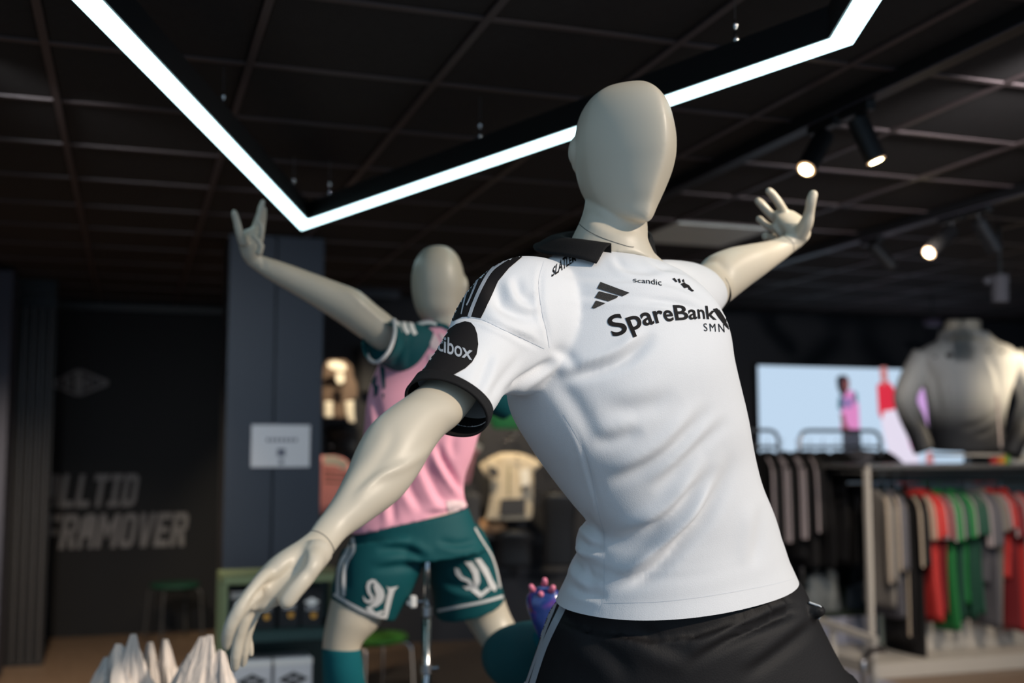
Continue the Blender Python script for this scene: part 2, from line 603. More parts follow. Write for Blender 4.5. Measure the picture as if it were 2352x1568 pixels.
for i in range(-4, 13):
    for j in range(-2, 12):
        c = (GX + 0.6 * i + 0.3, GY + 0.6 * j + 0.3, CEIL + 0.012)
        if (i, j) == (3, 4):
            o = bpy.data.objects.new('light_panel', panel_me)
            COL.objects.link(o); o.location = (c[0], c[1], CEIL - 0.004)
            o.name = 'ceiling_light'; tag(o, 'square unlit white panel set flush in the black ceiling', 'ceiling light')
            continue
        o = bpy.data.objects.new('ceiling_tile', tile_me)
        COL.objects.link(o); o.parent = ceil; o.location = c
for i in range(-4, 14):
    x = GX + 0.6 * i
    MB().bounds(x - 0.012, x + 0.012, 1.77, 9.9, CEIL - 0.006, CEIL + 0.004).build('ceiling_bar', M['tbar'], ceil)
for j in range(-2, 12):
    y = GY + 0.6 * j
    MB().bounds(-1.48, 8.72, y - 0.012, y + 0.012, CEIL - 0.004, CEIL + 0.003).build('ceiling_bar', M['tbar'], ceil)

# pillar with two laminate panels
pl = struct('pillar', MB().bounds(0.50, 1.02, 6.50, 6.95, 0, CEIL), M['blackmetal'])
MB().bounds(0.495, 0.752, 6.47, 6.50, 0.0, CEIL - 0.005, bev=0.004).build('pillar_panel', M['pillar'], pl)
MB().bounds(0.760, 1.025, 6.47, 6.50, 0.0, CEIL - 0.005, bev=0.004).build('pillar_panel', M['pillar'], pl)
struct('pillar_left', MB().bounds(-1.7, onY(19, 900, 8.1).x, 8.1, 8.5, 0, CEIL - 0.04), mat('slate_blue_paint', (0.06, 0.065, 0.095), 0.6))
a = onY(522, 900, 8.3)
struct('reflection_strip', MB().bounds(a.x - 0.015, a.x + 0.015, 8.28, 8.31, 0, 2.05), M['steel'])  # steel strip standing in for a reflection in the glass door frame
struct('trim_2', MB().bounds(-1.0, 0.95, 9.78, 9.83, 2.63, 2.68), mat('dim_grey_rail', (0.03, 0.03, 0.03), 0.4))

# notice on the pillar
p0, p1 = onY(578, 975, 6.465), onY(711, 1072, 6.465)
nt_ = tag(MB().bounds(p0.x, p1.x, 6.463, 6.469, p1.z, p0.z).build('notice', M['paper']), 'white paper notice taped across the seam of the slate blue pillar', 'notice')
def pl_rect(u0, v0, u1, v1, y, m, name, parent, th=0.001):
    a, b = onY(u0, v0, y), onY(u1, v1, y)
    return MB().bounds(a.x, b.x, y - th, y, b.z, a.z).build(name, m, parent)
for k in range(7):
    pl_rect(612 + k * 10.5, 1006, 619 + k * 10.5, 1014, 6.463, M['ink'], 'notice_lettering', nt_)
pl_rect(637, 1030, 655, 1048, 6.463, M['ink'], 'notice_symbol', nt_)
pl_rect(641, 1056, 651, 1066, 6.463, M['ink'], 'notice_symbol', nt_)

# wall lettering: heavy slanted block capitals, drawn as strokes on a 3 x 5 grid
GL = {
 'A': [[(0,0),(.9,0),(.9,1.6),(2.1,1.6),(2.1,0),(3,0),(3,4.3),(2.3,5),(.9,5),(0,4.3)]],
 'L': [[(0,0),(2.8,0),(2.8,1),(1,1),(1,5),(0,5)]],
 'T': [[(1,0),(2,0),(2,4),(3,4),(3,5),(0,5),(0,4),(1,4)]],
 'I': [[(0,0),(2.4,0),(2.4,.9),(1.7,.9),(1.7,4.1),(2.4,4.1),(2.4,5),(0,5),(0,4.1),(.7,4.1),(.7,.9),(0,.9)]],
 'D': [[(0,0),(1,0),(1,5),(0,5)],[(1,0),(2.3,0),(3,.7),(3,4.3),(2.3,5),(1,5),(1,4.05),(2,4.05),(2,.95),(1,.95)]],
 'F': [[(0,0),(1,0),(1,5),(0,5)],[(1,4),(2.8,4),(2.8,5),(1,5)],[(1,2),(2.5,2),(2.5,2.95),(1,2.95)]],
 'R': [[(0,0),(1,0),(1,5),(0,5)],[(1,1.9),(2,1.9),(3,2.6),(3,4.3),(2.3,5),(1,5),(1,4.05),(2,4.05),(2,2.8),(1,2.8)],[(1.3,2),(2,0),(3,0),(2.5,2.3)]],
 'M': [[(0,0),(1,0),(1,5),(0,5)],[(3,0),(4,0),(4,5),(3,5)],[(1,5),(1,2.9),(2,1.2),(3,2.9),(3,5),(2,3.2)]],
 'O': [[(0,.7),(.7,0),(1.5,0),(1.5,.95),(1,.95),(1,4.05),(1.5,4.05),(1.5,5),(.7,5),(0,4.3)],[(1.5,0),(2.3,0),(3,.7),(3,4.3),(2.3,5),(1.5,5),(1.5,4.05),(2,4.05),(2,.95),(1.5,.95)]],
 'V': [[(.9,0),(2.1,0),(3,5),(2,5),(1.5,1.7),(1,5),(0,5)]],
 'E': [[(0,0),(1,0),(1,5),(0,5)],[(1,4),(2.8,4),(2.8,5),(1,5)],[(1,2.05),(2.5,2.05),(2.5,2.95),(1,2.95)],[(1,0),(2.8,0),(2.8,1),(1,1)]],
}
def block_text(name, txt, x0, x1, z0, z1, y, m, parent):
    wds = [max(p[0] for g in GL[c] for p in g) for c in txt]
    tot = sum(wds) + 0.42 * (len(txt) - 1)
    sh = 0.95 / 5
    sx = (x1 - x0) / (tot + 5 * sh); sz = (z1 - z0) / 5
    cx = 0
    for c, wd in zip(txt, wds):
        mb = MB()
        for poly in GL[c]:
            mb.prism([(x0 + (cx + px + pz * sh) * sx, y, z0 + pz * sz) for px, pz in poly], (0, -0.006, 0))
        mb.build(name, m, parent)
        cx += wd + 0.42
slogan = thing('wall_slogan', 'grey slanted capital lettering on the black alcove wall', 'lettering', (0, 9.9, 1.0))
a, b = onY(96, 1166, 9.9), onY(322, 1088, 9.9)
block_text('letter', 'ALLTID', a.x, b.x, a.z, b.z, 9.9, M['wallprint'], slogan)
a, b = onY(94, 1262, 9.9), onY(436, 1176, 9.9)
block_text('letter', 'FRAMOVER', a.x, b.x, a.z, b.z, 9.9, M['wallprint'], slogan)

# diamond emblem
emb = thing('wall_emblem', 'dim grey diamond-shaped club emblem high on the black alcove wall', 'emblem', tuple(onY(182, 879, 9.9)))
def frame_poly(mb, outer, inner, y, th):
    n = len(outer)
    for i in range(n):
        j = (i + 1) % n
        mb.prism([onY(*outer[i], y), onY(*outer[j], y), onY(*inner[j], y), onY(*inner[i], y)], (0, -th, 0))
out = [(116, 879), (175, 849), (187, 849), (248, 874), (248, 884), (187, 908), (175, 908), (116, 886)]
inn = [(126, 880), (176, 855), (186, 855), (236, 877), (236, 881), (186, 902), (176, 902), (126, 883)]
mb = MB(); frame_poly(mb, out, inn, 9.9, 0.006); mb.build('emblem_frame', M['emblem'], emb)
mb = MB(); mb.prism([onY(181 + 11 * math.cos(t), 879 + 25 * math.sin(t), 9.9) for t in np.linspace(0, 2 * math.pi, 20, endpoint=False)], (0, -0.006, 0)); mb.build('emblem_badge', M['wallprint'], emb)
for u in (136, 152, 160, 198, 206, 220):
    h = 11 if 150 < u < 208 else 6
    pl_rect(u - 2.6, 879 - h, u + 2.6, 879 + h, 9.9, M['emblem'], 'emblem_stroke', emb, 0.006)

# metal shutter at the left
x0, x1 = onY(16, 1000, 8.7).x, onY(118, 1000, 8.7).x
sh = thing('folding_shutter', 'folded shutter of vertical grey metal slats at the left of the alcove', 'shutter', ((x0 + x1) / 2, 8.75, 0))
n = 5
for i in range(n):
    xa = x0 + (x1 - x0) * (i + 0.08) / n
    wd = (x1 - x0) / n * 0.72
    pr = [(xa + wd / 2 + wd / 2 * math.cos(t), 8.72 - 0.028 * math.sin(t)) for t in np.linspace(0, math.pi, 9)] + [(xa, 8.75), (xa + wd, 8.75)]
    MB().prism([(p[0], p[1], 0.015) for p in pr], (0, 0, 2.49)).build('slat', M['rib'], sh)
MB().bounds(x0, x1, 8.75, 8.76, 0.015, 2.6).build('backing', M['blackmetal'], sh)
MB().bounds(x0, x1, 8.70, 8.78, 0.0, 0.03).build('base_rail', M['blackmetal'], sh)
MB().bounds(x0, x1, 8.70, 8.78, 2.60, 2.71).build('top_rail', M['blackmetal'], sh)

# ------------------------------------------------------------------ suspended LED profile
LZ = 2.47
path = [Vector((-0.37, 1.82)), Vector((0.69, 4.92)), Vector((1.585, 2.25)), Vector((1.40, 1.80))]
def offset_path(path, off):
    out = []
    for i, p in enumerate(path):
        d0 = (path[i] - path[i - 1]).normalized() if i > 0 else None
        d1 = (path[i + 1] - path[i]).normalized() if i < len(path) - 1 else None
        n0 = Vector((-d0.y, d0.x)) if d0 else None
        n1 = Vector((-d1.y, d1.x)) if d1 else None
        if n0 is None: out.append(p + n1 * off)
        elif n1 is None: out.append(p + n0 * off)
        else:
            m = (n0 + n1).normalized(); k = off / max(0.25, m.dot(n0)); out.append(p + m * k)
    return out
def path_solid(path, w_, z0, z1):
    L, Rr = offset_path(path, w_ / 2), offset_path(path, -w_ / 2)
    mb = MB()
    vs, fs = [], []
    for l, r in zip(L, Rr):
        vs += [(l.x, l.y, z0), (r.x, r.y, z0), (r.x, r.y, z1), (l.x, l.y, z1)]
    for i in range(len(path) - 1):
        b = 4 * i
        for k in range(4):
            fs.append((b + k, b + (k + 1) % 4, b + 4 + (k + 1) % 4, b + 4 + k))
    fs += [(3, 2, 1, 0), tuple(4 * (len(path) - 1) + k for k in range(4))]
    return mb.add(vs, fs)
ll = thing('suspended_light', 'zigzag suspended light profile glowing cold white under the black ceiling', 'ceiling light', (0.69, 4.92, LZ))
path_solid(path, 0.066, LZ + 0.004, LZ + 0.085).build('profile', M['blackmetal'], ll)
path_solid(path, 0.056, LZ - 0.003, LZ + 0.004).build('diffuser', M['led'], ll)
for (u, v) in ((495, 262), (665, 445), (772, 455), (1131, 330), (1708, 112)):
    q = onZ(u, v, LZ + 0.085)
    # nearest point on the profile's line
    best = None
    for i in range(3):
        a, b = path[i], path[i + 1]; ab = b - a
        t = max(0, min(1, (Vector((q.x, q.y)) - a).dot(ab) / ab.length_squared)); c = a + ab * t
        if best is None or (c - Vector((q.x, q.y))).length < (best - Vector((q.x, q.y))).length: best = c
    x, y = best
    g = MB().tube([(x, y, LZ + 0.08), (x, y, CEIL)], 0.0012, 6).build('suspension_wire', M['steel'], ll)
    MB().lathe([(0.004, 0), (0.007, 0.004), (0.007, 0.03), (0.003, 0.036), (0.003, 0.044), (0.006, 0.047), (0.006, 0.062), (0.002, 0.068)], (x, y, LZ + 0.09), 12).build('wire_gripper', M['chrome'], ll, smooth=True)

# ------------------------------------------------------------------ tracks and spots
def track(x, y0, y1, label):
    t = thing('light_track', label, 'light track', (x, y0, CEIL))
    MB().bounds(x - 0.03, x + 0.03, y0, y1, CEIL - 0.05, CEIL - 0.003).build('track_body', M['blackmetal'], t)
    MB().bounds(x - 0.034, x - 0.030, y0, y1, CEIL - 0.054, CEIL - 0.048).build('track_lip', mat('track_lip_grey', (0.07, 0.065, 0.08), 0.4), t)
    return t
track(2.31, 1.9, 7.0, 'black ceiling light track nearest the raised hand, carrying two lit spotlights')
track(3.86, 2.6, 8.4, 'black ceiling light track farther right, carrying three spotlights')
def spot(x, tu, tv, bu, bv, lean, label, glow, rad=0.036, m=None, d_off=0.0, watts=0):
    a = onX(tu, tv, x)                      # back end of the lamp body
    d = (RM.transposed() @ (a - EYE)).z * -1
    b = P(bu, bv, d + lean)                 # lens end
    t = thing('track_spotlight', label, 'spotlight', tuple(a), group='spotlights on the ceiling tracks')
    ax = (b - a).normalized()
    m = m or M['blackmetal']
    MB().tube([a, a + ax * 0.004, b - ax * 0.006, b], [rad * 0.9, rad, rad, rad * 0.96], 20).build('lamp_body', m, t, smooth=False)
    MB().tube([b - ax * 0.002, b + ax * 0.003], rad * 0.86, 20).build('lamp_rim', M['lampdim'] if glow else M['blackmetal'], t)
    if glow:
        MB().tube([b + ax * 0.003, b + ax * 0.006], rad * 0.62, 20).build('lamp_lens', M['lampglow'], t)
    top = Vector((a.x, a.y, CEIL - 0.05)) if a.z < CEIL - 0.06 else a + Vector((0, 0, .02))
    MB().tube([a + ax * 0.05, Vector((a.x, a.y, min(CEIL - 0.06, a.z + 0.02))), top], 0.009, 8).build('swivel_arm', M['blackmetal'], t)
    MB().box((a.x, a.y, CEIL - 0.066), (0.035, 0.16, 0.03)).build('track_adapter', M['blackmetal'], t)
    return t
spot(2.31, 1893, 312, 1852, 388, -0.10, 'lit black track spotlight just above the raised hand', True)
spot(2.31, 1968, 272, 2012, 368, -0.02, 'tilted black track spotlight to the right of the one above the raised hand', True)
spot(3.86, 2186, 530, 2134, 580, -0.12, 'small lit black spotlight on the farther ceiling track', True)
spot(3.86, 2246, 506, 2288, 575, 0.03, 'unlit black spotlight at the right end of the farther track', False)
spot(3.86, 2002, 562, 2048, 612, 0.03, 'unlit black spotlight at the left end of the farther track', False)
gl = thing('camera_housing', 'grey cylinder fixture hanging below the ceiling above the grey jacket torso', 'ceiling fixture', tuple(P(2300, 640, 6.2)))
a, b = P(2297, 632, 6.2), P(2297, 694, 6.2)
MB().tube([a, a - Vector((0, 0, .002)), b + Vector((0, 0, .003)), b], [0.042, 0.046, 0.046, 0.040], 20).build('housing_body', M['greyc'], gl, smooth=False)
MB().tube([a, Vector((a.x, a.y, CEIL))], 0.012, 8).build('stem', M['blackmetal'], gl)
MB().tube([P(2262, 650, 6.2), P(2274, 640, 6.2)], 0.02, 10).build('bracket', M['greyc'], gl)
MB().tube([P(2274, 640, 6.2), P(2292, 640, 6.2)], 0.006, 8).build('arm', M['blackmetal'], gl)
c = P(2142, 741, 9.0)
lg = tag(MB().box(c, (0.14, 0.08, 0.05), bev=0.015).build('sensor_box', mat('lilac_grey_plastic', (0.09, 0.07, 0.11), 0.5)), 'small lilac-grey box fixed on a rod left of the grey jacket torso neck', 'sensor')
MB().tube([c, Vector((c.x, c.y, CEIL))], 0.008, 6).build('rod', M['blackmetal'], lg)
c = onY(865, 673, 8.4)
lk = tag(MB().box((c.x, c.y, CEIL - 0.04), (0.36, 0.05, 0.06), bev=0.01).build('wall_washer', mat('dull_blue_fixture', (0.045, 0.05, 0.065), 0.3)), 'short dull grey light bar at the far end of the ceiling near the back-turned mannequin', 'ceiling light')

# ------------------------------------------------------------------ screen
tv = thing('video_screen', 'large glowing video screen with two models on the charcoal back wall', 'screen', tuple(onY(1960, 1062, 8.70)))
a, b = onY(1742, 839, 8.68), onY(2215, 1066, 8.68)
MB().bounds(a.x - .02, b.x + .02, 8.69, 8.75, b.z - .02, a.z + .02).build('screen_frame', M['blackmetal'], tv)
MB().bounds(a.x, b.x, 8.685, 8.69, b.z, a.z).build('screen_panel', mat('screen_sky', (0.02, 0.02, 0.02), 0.4, emit=(0.56, 0.72, 0.90), estr=0.95), tv)
def em(name, c, s=1.0): return mat(name, (0.02, 0.02, 0.02), 0.5, emit=c, estr=s)
def pic(name, poly, m, y=8.684, th=0.0012):
    mb = MB(); mb.prism([onY(u, v, y) for u, v in poly], (0, -th, 0)); return mb.build(name, m, tv)
e_hair, e_skin, e_pink, e_teal, e_jean = em('screen_hair', (.012, .012, .02)), em('screen_skin', (.22, .07, .07)), em('screen_pink', (.72, .25, .55)), em('screen_teal', (.04, .13, .18)), em('screen_jeans', (.05, .055, .075))
e_red, e_white, e_face, e_print = em('screen_red', (.70, .03, .06)), em('screen_skirt', (.78, .72, .86)), em('screen_face', (.55, .20, .20)), em('screen_print', (.10, .08, .22))
pic('screen_figure', [(1932, 905), (1945, 897), (1958, 897), (1966, 908), (1972, 930), (1975, 990), (1945, 993), (1931, 990), (1933, 940)], e_pink)
pic('screen_figure', [(1924, 935), (1926, 912), (1936, 905), (1938, 930), (1932, 945)], e_teal, 8.683)
pic('screen_figure', [(1960, 898), (1968, 902), (1970, 922), (1963, 925)], e_teal, 8.683)
pic('screen_figure', [(1921, 868), (1930, 861), (1944, 862), (1951, 874), (1948, 893), (1940, 910), (1930, 905), (1923, 890)], e_hair, 8.682)
pic('screen_figure', [(1937, 872), (1949, 870), (1951, 890), (1944, 901), (1937, 893)], e_skin, 8.681)
pic('screen_figure', [(1934, 915), (1960, 912), (1958, 935), (1940, 938)], em('screen_lilac', (.30, .18, .42)), 8.682)
pic('screen_figure', [(1929, 950), (1938, 950), (1944, 975), (1952, 985), (1950, 996), (1936, 990)], e_skin, 8.682)
pic('screen_figure', [(1934, 992), (1976, 986), (1982, 1066), (1936, 1066)], e_jean, 8.683)
pic('screen_figure', [(2014, 885), (2024, 877), (2042, 876), (2054, 892), (2056, 950), (2036, 945), (2026, 965), (2018, 950)], e_red)
pic('screen_figure', [(2021, 843), (2036, 842), (2039, 868), (2033, 884), (2026, 882), (2022, 866)], e_face, 8.682)
pic('screen_figure', [(2030, 944), (2060, 940), (2105, 1010), (2112, 1066), (2052, 1066), (2040, 1040), (2024, 970)], e_white, 8.683)
pic('screen_figure', [(2085, 1005), (2100, 1000), (2112, 1025), (2104, 1040), (2092, 1030)], e_pink, 8.681)
pic('screen_figure', [(2104, 900), (2140, 880), (2150, 1000), (2125, 990), (2104, 930)], em('screen_violet', (.62, .36, .72)), 8.682)
pic('screen_figure', [(2128, 1040), (2140, 1036), (2146, 1066), (2126, 1066)], e_face, 8.682)

# ------------------------------------------------------------------ garments seen from the side on rails
def hung(name, label, cat, x, y0, y1, ztop, zbot, m, group, sleeve=0.0, stripes=0, sm=None, flare=1.0, seed=0, slack=0.03, hanger=True, hem=None, turn=0):
    r = random.Random(seed)
    t = thing(name, label, cat, (x, (y0 + y1) / 2, ztop), R_(turn), group)
    W = (y1 - y0) / 2
    mb = MB(); N = 28; rows = 22
    ph, ph2 = r.uniform(0, 6), r.uniform(0, 6)
    for i in range(rows + 1):
        f = i / rows
        z = -(ztop - zbot) * f
        sl = min(1, 0.22 + (f / 0.13) ** 0.8 * 0.78) if f < 0.13 else 1.0
        wd = W * sl * (1 + (flare - 1) * f) * (1 + 0.03 * math.sin(5 * f + ph))
        th = 0.012 + slack * min(1, f * 3)
        for k in range(N):
            a_ = 2 * math.pi * k / N
            rip = 1 + 0.35 * math.sin(3 * a_ + ph + 2 * f) * min(1, 2 * f)
            mb.v.append((math.sin(a_) * th * rip + 0.012 * math.sin(4 * f + ph2), math.cos(a_) * wd, z + (0.012 * math.sin(2 * a_ + ph) if i == rows else 0)))
    for i in range(rows):
        for k in range(N):
            k2 = (k + 1) % N
            mb.f.append((i * N + k, i * N + k2, (i + 1) * N + k2, (i + 1) * N + k))
    mb.f.append(tuple(range(N))[::-1]); mb.f.append(tuple(rows * N + k for k in range(N)))
    mb.build('fabric', m, t, smooth=True, local=True)
    if hem:
        MB().bounds(-slack - 0.016, slack + 0.016, -W * flare, W * flare, -(ztop - zbot) - 0.004, -(ztop - zbot) * (1 - hem[1]), bev=0.01).build('hem_panel', hem[0], t, local=True)
    if sleeve:
        a = [Vector((0, -W * 0.72, -0.05)), Vector((-0.01, -W * 1.02, -0.11)), Vector((-0.02, -W * 1.16, -0.20)), Vector((-0.02, -W * 1.20, -0.11 - sleeve))]
        s = MB().tube(catm(a, 5), [0.028 + 0.016 * min(1, k / 8) for k in range(16)], 14).build('sleeve', m, t, smooth=True, local=True)
        if stripes:
            for q in range(stripes):
                an = R_(212 + 34 * (q - (stripes - 1) / 2))
                pts = [p + Vector((math.cos(an), math.sin(an), .12 if k < 6 else 0)) * (0.028 + 0.016 * min(1, k / 8) + .001) for k, p in enumerate(catm(a, 5))]
                MB().tube(pts, 0.010, 6).build('stripe', sm or M['stripe'], s_fix(s, t), local=True)
    elif stripes:
        for q in range(stripes):
            yy = -W * flare * 0.98 + q * 0.035
            MB().bounds(-slack - 0.022, -slack - 0.012, yy, yy + 0.018, -(ztop - zbot) * 0.95, -0.10).build('stripe', sm or M['stripe'], t, local=True)
    if hanger:
        MB().tube([(0, 0, -0.01), (0, 0, 0.05), (0, 0.012, 0.075), (0, 0.0, 0.09), (0, -0.012, 0.078)], 0.0022, 6).build('hanger_hook', M['chrome'], t, local=True)
    return t
def s_fix(s, t): return t
def catm(pts, per): return [Vector(p) for p in catmull([tuple(p) for p in pts], per)]

# black rack in front of the screen
RY = 7.3
RZ = 0.30
rk = thing('clothes_rack', 'tubular steel clothes rack full of black garments in front of the screen', 'clothes rack', (onY(1930, 1200, RY).x, RY, 0))
def bent(pts, r=0.014): return MB().tube(catm(pts, 4), r, 10)
zt = onY(1930, 989, RY).z
def uframe(u0, u1, parent):
    a, b = onY(u0, 1000, RY).x, onY(u1, 1000, RY).x
    m = MB().tube([(a, RY, RZ), (a, RY, zt - 0.08), (a + 0.012, RY, zt - 0.035), (a + 0.04, RY, zt - 0.008), (a + 0.08, RY, zt), (b - 0.08, RY, zt), (b - 0.04, RY, zt - 0.008), (b - 0.012, RY, zt - 0.035), (b, RY, zt - 0.08), (b, RY, RZ)], 0.014, 10)
    m.build('rack_frame', M['steel'], parent, smooth=True)
    MB().bounds(a - 0.012, a + 0.012, RY - 0.25 + .16, RY + 0.25, RZ, RZ + 0.03).build('rack_foot', M['steel'], parent)
    MB().bounds(b - 0.012, b + 0.012, RY - 0.25 + .16, RY + 0.25, RZ, RZ + 0.03).build('rack_foot', M['steel'], parent)
    MB().tube([(a, RY, zt - 0.12), (b, RY, zt - 0.12)], 0.012, 8).build('hanging_rail', M['steel'], parent)
uframe(1836, 2022, rk)
rk2 = thing('clothes_rack', 'second tubular steel clothes rack half hidden by the white-shirted mannequin', 'clothes rack', (onY(1740, 1200, RY).x, RY, 0))
uframe(1620, 1788, rk2)
hr = zt - 0.12
desc = ['next to the hip of the white-shirted mannequin', 'with one long pale stripe near the hip of the white-shirted mannequin', 'with two pale stripes meeting low down', 'with slanting pale stripes at the rack middle',
        'with a broken pale stripe down its edge', 'long and plain, right of the broken-striped one', 'hanging before the grey one', 'behind the grey pointed one', 'right of the grey pointed one', 'one before the last on the rack', 'last at the right end of the rack']
us = [1700, 1735, 1765, 1800, 1832, 1862, 1893, 1925, 1962, 1995, 2028]
for i, u in enumerate(us):
    x = onY(u, 1100, RY).x
    hung('black_garment', 'black garment, ' + desc[i], 'clothing', x, RY - 0.27, RY + 0.27, hr - 0.03, [0.72, 0.78, 0.80, 0.72, 0.66, 0.66, 0.70, 0.66, .70, .72, .75][i],
         M['blackcloth'], 'black garments on the steel racks', sleeve=([0, .5, .52, .5, .46] + [0] * 6)[i], stripes=([1, 1, 2, 2, 1] + [0] * 6)[i], sm=M['stripe'], seed=i, slack=0.035)
x = onY(1960, 1100, RY).x
hung('grey_garment', 'dark grey pointed garment hanging at the top right of the steel rack', 'clothing', x, RY - 0.30, RY + 0.1, hr - 0.02, 1.28, M['greyc'], 'black garments on the steel racks', seed=12, flare=0.1, slack=0.05)

# ------------------------------------------------------------------ gondola with hanging shirts
GYF = 6.45
xl = onY(1996, 1300, GYF).x
gz = onY(2100, 1066, GYF).z
gd = thing('gondola', 'white display gondola with a hanging rail and a grey-green back panel', 'display gondola', (xl + 1.2, GYF + 0.35, 0))
xr = xl + 2.5
MB().bounds(xl, xl + 0.035, GYF, GYF + 0.04, 0.0, gz, bev=0.004).build('end_post', M['whitelam'], gd)
MB().bounds(xl, xr, GYF, GYF + 0.70, gz - 0.03, gz, bev=0.004).build('top_deck', mat('grey_glass_deck', (0.10, 0.095, 0.09), 0.25), gd)
MB().bounds(xl, xr, GYF - 0.02, GYF + 0.70, 0, 0.10, bev=0.004).build('base_deck', M['whitelam'], gd)
MB().bounds(onY(2014, 1200, GYF + .6).x, xr, GYF + 0.60, GYF + 0.62, 0.10, gz - 0.03).build('back_panel', M['glassgreen'], gd)
MB().bounds(xl + 0.55, xr, GYF + 0.30, GYF + 0.60, 0.10, 0.36, bev=0.004).build('lower_drawer', M['whitelam'], gd)
MB().tube([(xl + 0.05, GYF + 0.30, gz - 0.13), (xr, GYF + 0.30, gz - 0.13)], 0.014, 10).build('hanging_rail', M['chrome'], gd)
for k in range(5):
    MB().tube([(xl + 0.05 , GYF + 0.05 + 0.10 * k, gz - 0.06), (xr, GYF + 0.05 + 0.10 * k, gz - 0.06)], 0.004, 6).build('shelf_wire', M['steel'], gd)
rail = gz - 0.14
G = [  # near-edge px, colour, bottom v, label, sleeve, stripes, stripe mat, flare
 (2052, 'beigegrey', 1395, 'beige-grey track jacket hanging outermost at the left end of the gondola rail', .50, 1, 'stripe_warm', 1.15),
 (2078, 'greyc', 1420, 'grey garment hanging behind the beige-grey jacket at the left end of the gondola rail', .42, 1, 'stripe_warm', 1.1),
 (2100, 'blackcloth', 1480, 'long black trousers with a beige stripe, left of the kinked-stripe pair', 0, 1, 'stripe_warm', 1.0),
 (2124, 'blackcloth', 1520, 'longest black garment with a kinked beige stripe, beside the bright red shirt', .40, 1, 'stripe_warm', 1.0),
 (2152, 'red', 1425, 'bright red jersey with pale shoulder stripes, leftmost of the red shirts', .22, 2, 'stripe_warm', 1.1),
 (2166, 'red', 1432, 'bright red jersey right behind the leftmost red one', .20, 1, 'stripe', 1.0),
 (2180, 'darkred', 1410, 'dark red jersey next to the bright green one', .22, 2, 'stripe', 1.0),
 (2202, 'green', 1450, 'bright green jersey, leftmost of the green shirts', .24, 1, 'stripe', 1.05),
 (2217, 'darkgreen', 1425, 'dark green jersey right of the bright green one', .22, 2, 'stripe', 1.0),
 (2231, 'green', 1390, 'mid green jersey between two dark green ones', .22, 1, 'stripe', 1.0),
 (2246, 'darkgreen', 1420, 'dark green jersey in the middle of the green group', .20, 2, 'stripe', 1.0),
 (2262, 'darkgreen', 1415, 'darkest green jersey beside the grey shirts', .20, 1, 'stripe', 1.0),
 (2280, 'greyc', 1340, 'dark grey jersey right of the green group', .28, 2, 'stripe', 1.0),
 (2292, 'greyc', 1440, 'dark grey jersey with a pale lower half, before the red shirts', .28, 1, 'stripe', 1.05),
 (2306, 'beigegrey', 1440, 'pale grey garment hanging just left of the last red shirts', .18, 0, 'stripe', 1.0),
 (2326, 'red', 1330, 'short red jersey with pale shoulder stripes near the right end of the rail', .16, 2, 'stripe', 1.0),
 (2342, 'darkred', 1450, 'long dark red jersey at the right end of the rail', .22, 1, 'stripe', 1.05),
 (2362, 'red', 1455, 'red jersey cut by the picture edge on the gondola rail', .22, 2, 'stripe', 1.0),
]
for i, (u, c, vb, lab, sl, st, sm, fl) in enumerate(G):
    x = onY(u, 1200, GYF + 0.03).x
    zb = onY(u, vb, GYF + 0.05).z
    hung('jersey' if sl and c != 'beigegrey' else 'hanging_garment', lab, 'clothing', x, GYF + 0.06, GYF + (.36 if i < 3 else .52), rail - 0.035, zb, M[c], 'garments on the gondola rail', sleeve=sl, stripes=st, sm=M[sm], flare=fl, seed=40 + i, slack=0.018)

# things on the deck
dk = gz
plate = thing('display_plate', 'thin pale round display plate on a stem standing on the gondola deck', 'display stand', (onY(2225, 1060, GYF + .30).x, GYF + 0.30, dk))
MB().lathe([(0.05, 0), (0.05, 0.006), (0.012, 0.01), (0.012, 0.052)], (0, 0, 0), 20).build('stem', M['steel'], plate, local=True)
MB().lathe([(0.25, 0.052), (0.255, 0.056), (0.255, 0.066), (0.25, 0.07)], (0, 0, 0), 40).build('plate', M['whitelam'], plate, local=True)
def on_deck(name, u0, u1, v0, y, m, label, cat, dep=0.09, bev=0.008):
    a, b = onY(u0, v0, y), onY(u1, 1060, y)
    o = MB().bounds(a.x, b.x, y, y + dep, dk, a.z, bev=bev)
    return tag(o.build(name, m), label, cat)
o = on_deck('white_box', 2322, 2362, 998, GYF + 0.10, M['warmwhite'], 'plain white carton on the gondola deck at the right', 'box')
pl_ = MB().bounds(o.bound_box[0][0] + .01, o.bound_box[6][0] - .01, GYF + 0.098, GYF + 0.1, dk + 0.02, dk + 0.05).build('box_label', M['cream'], o)
for nm, u0, u1, v0, mm, lab in (('small_tin', 2279, 2294, 1044, M['red'], 'small red tin on the gondola deck left of the orange one'), ('small_tin', 2295, 2311, 1041, mat('orange_tin', (.65, .22, .02), .5), 'small orange tin on the gondola deck left of the green bottle')):
    a, b = onY(u0, v0, GYF + .08), onY(u1, v0, GYF + .08)
    r = (b.x - a.x) / 2
    t = thing(nm, lab, 'tin', ((a.x + b.x) / 2, GYF + 0.10, dk))
    MB().lathe([(r * .96, 0), (r, .004), (r, a.z - dk - .012), (r * .97, a.z - dk - .010)], n=20).build('tin_body', mm, t, local=True)
    MB().lathe([(r * 1.02, a.z - dk - .012), (r * 1.02, a.z - dk - .001), (r, a.z - dk)], n=20).build('lid', M['whitelam'], t, local=True)
a = onY(2316, 1025, GYF + .08)
t = thing('green_bottle', 'lime green bottle on the gondola deck beside the white carton', 'bottle', (a.x, GYF + .10, dk))
MB().lathe([(.014, 0), (.018, .006), (.018, .06), (.010, .075), (.010, .09)], n=18).build('bottle_body', mat('lime_plastic', (.20, .50, .04), .4), t, local=True, smooth=True)
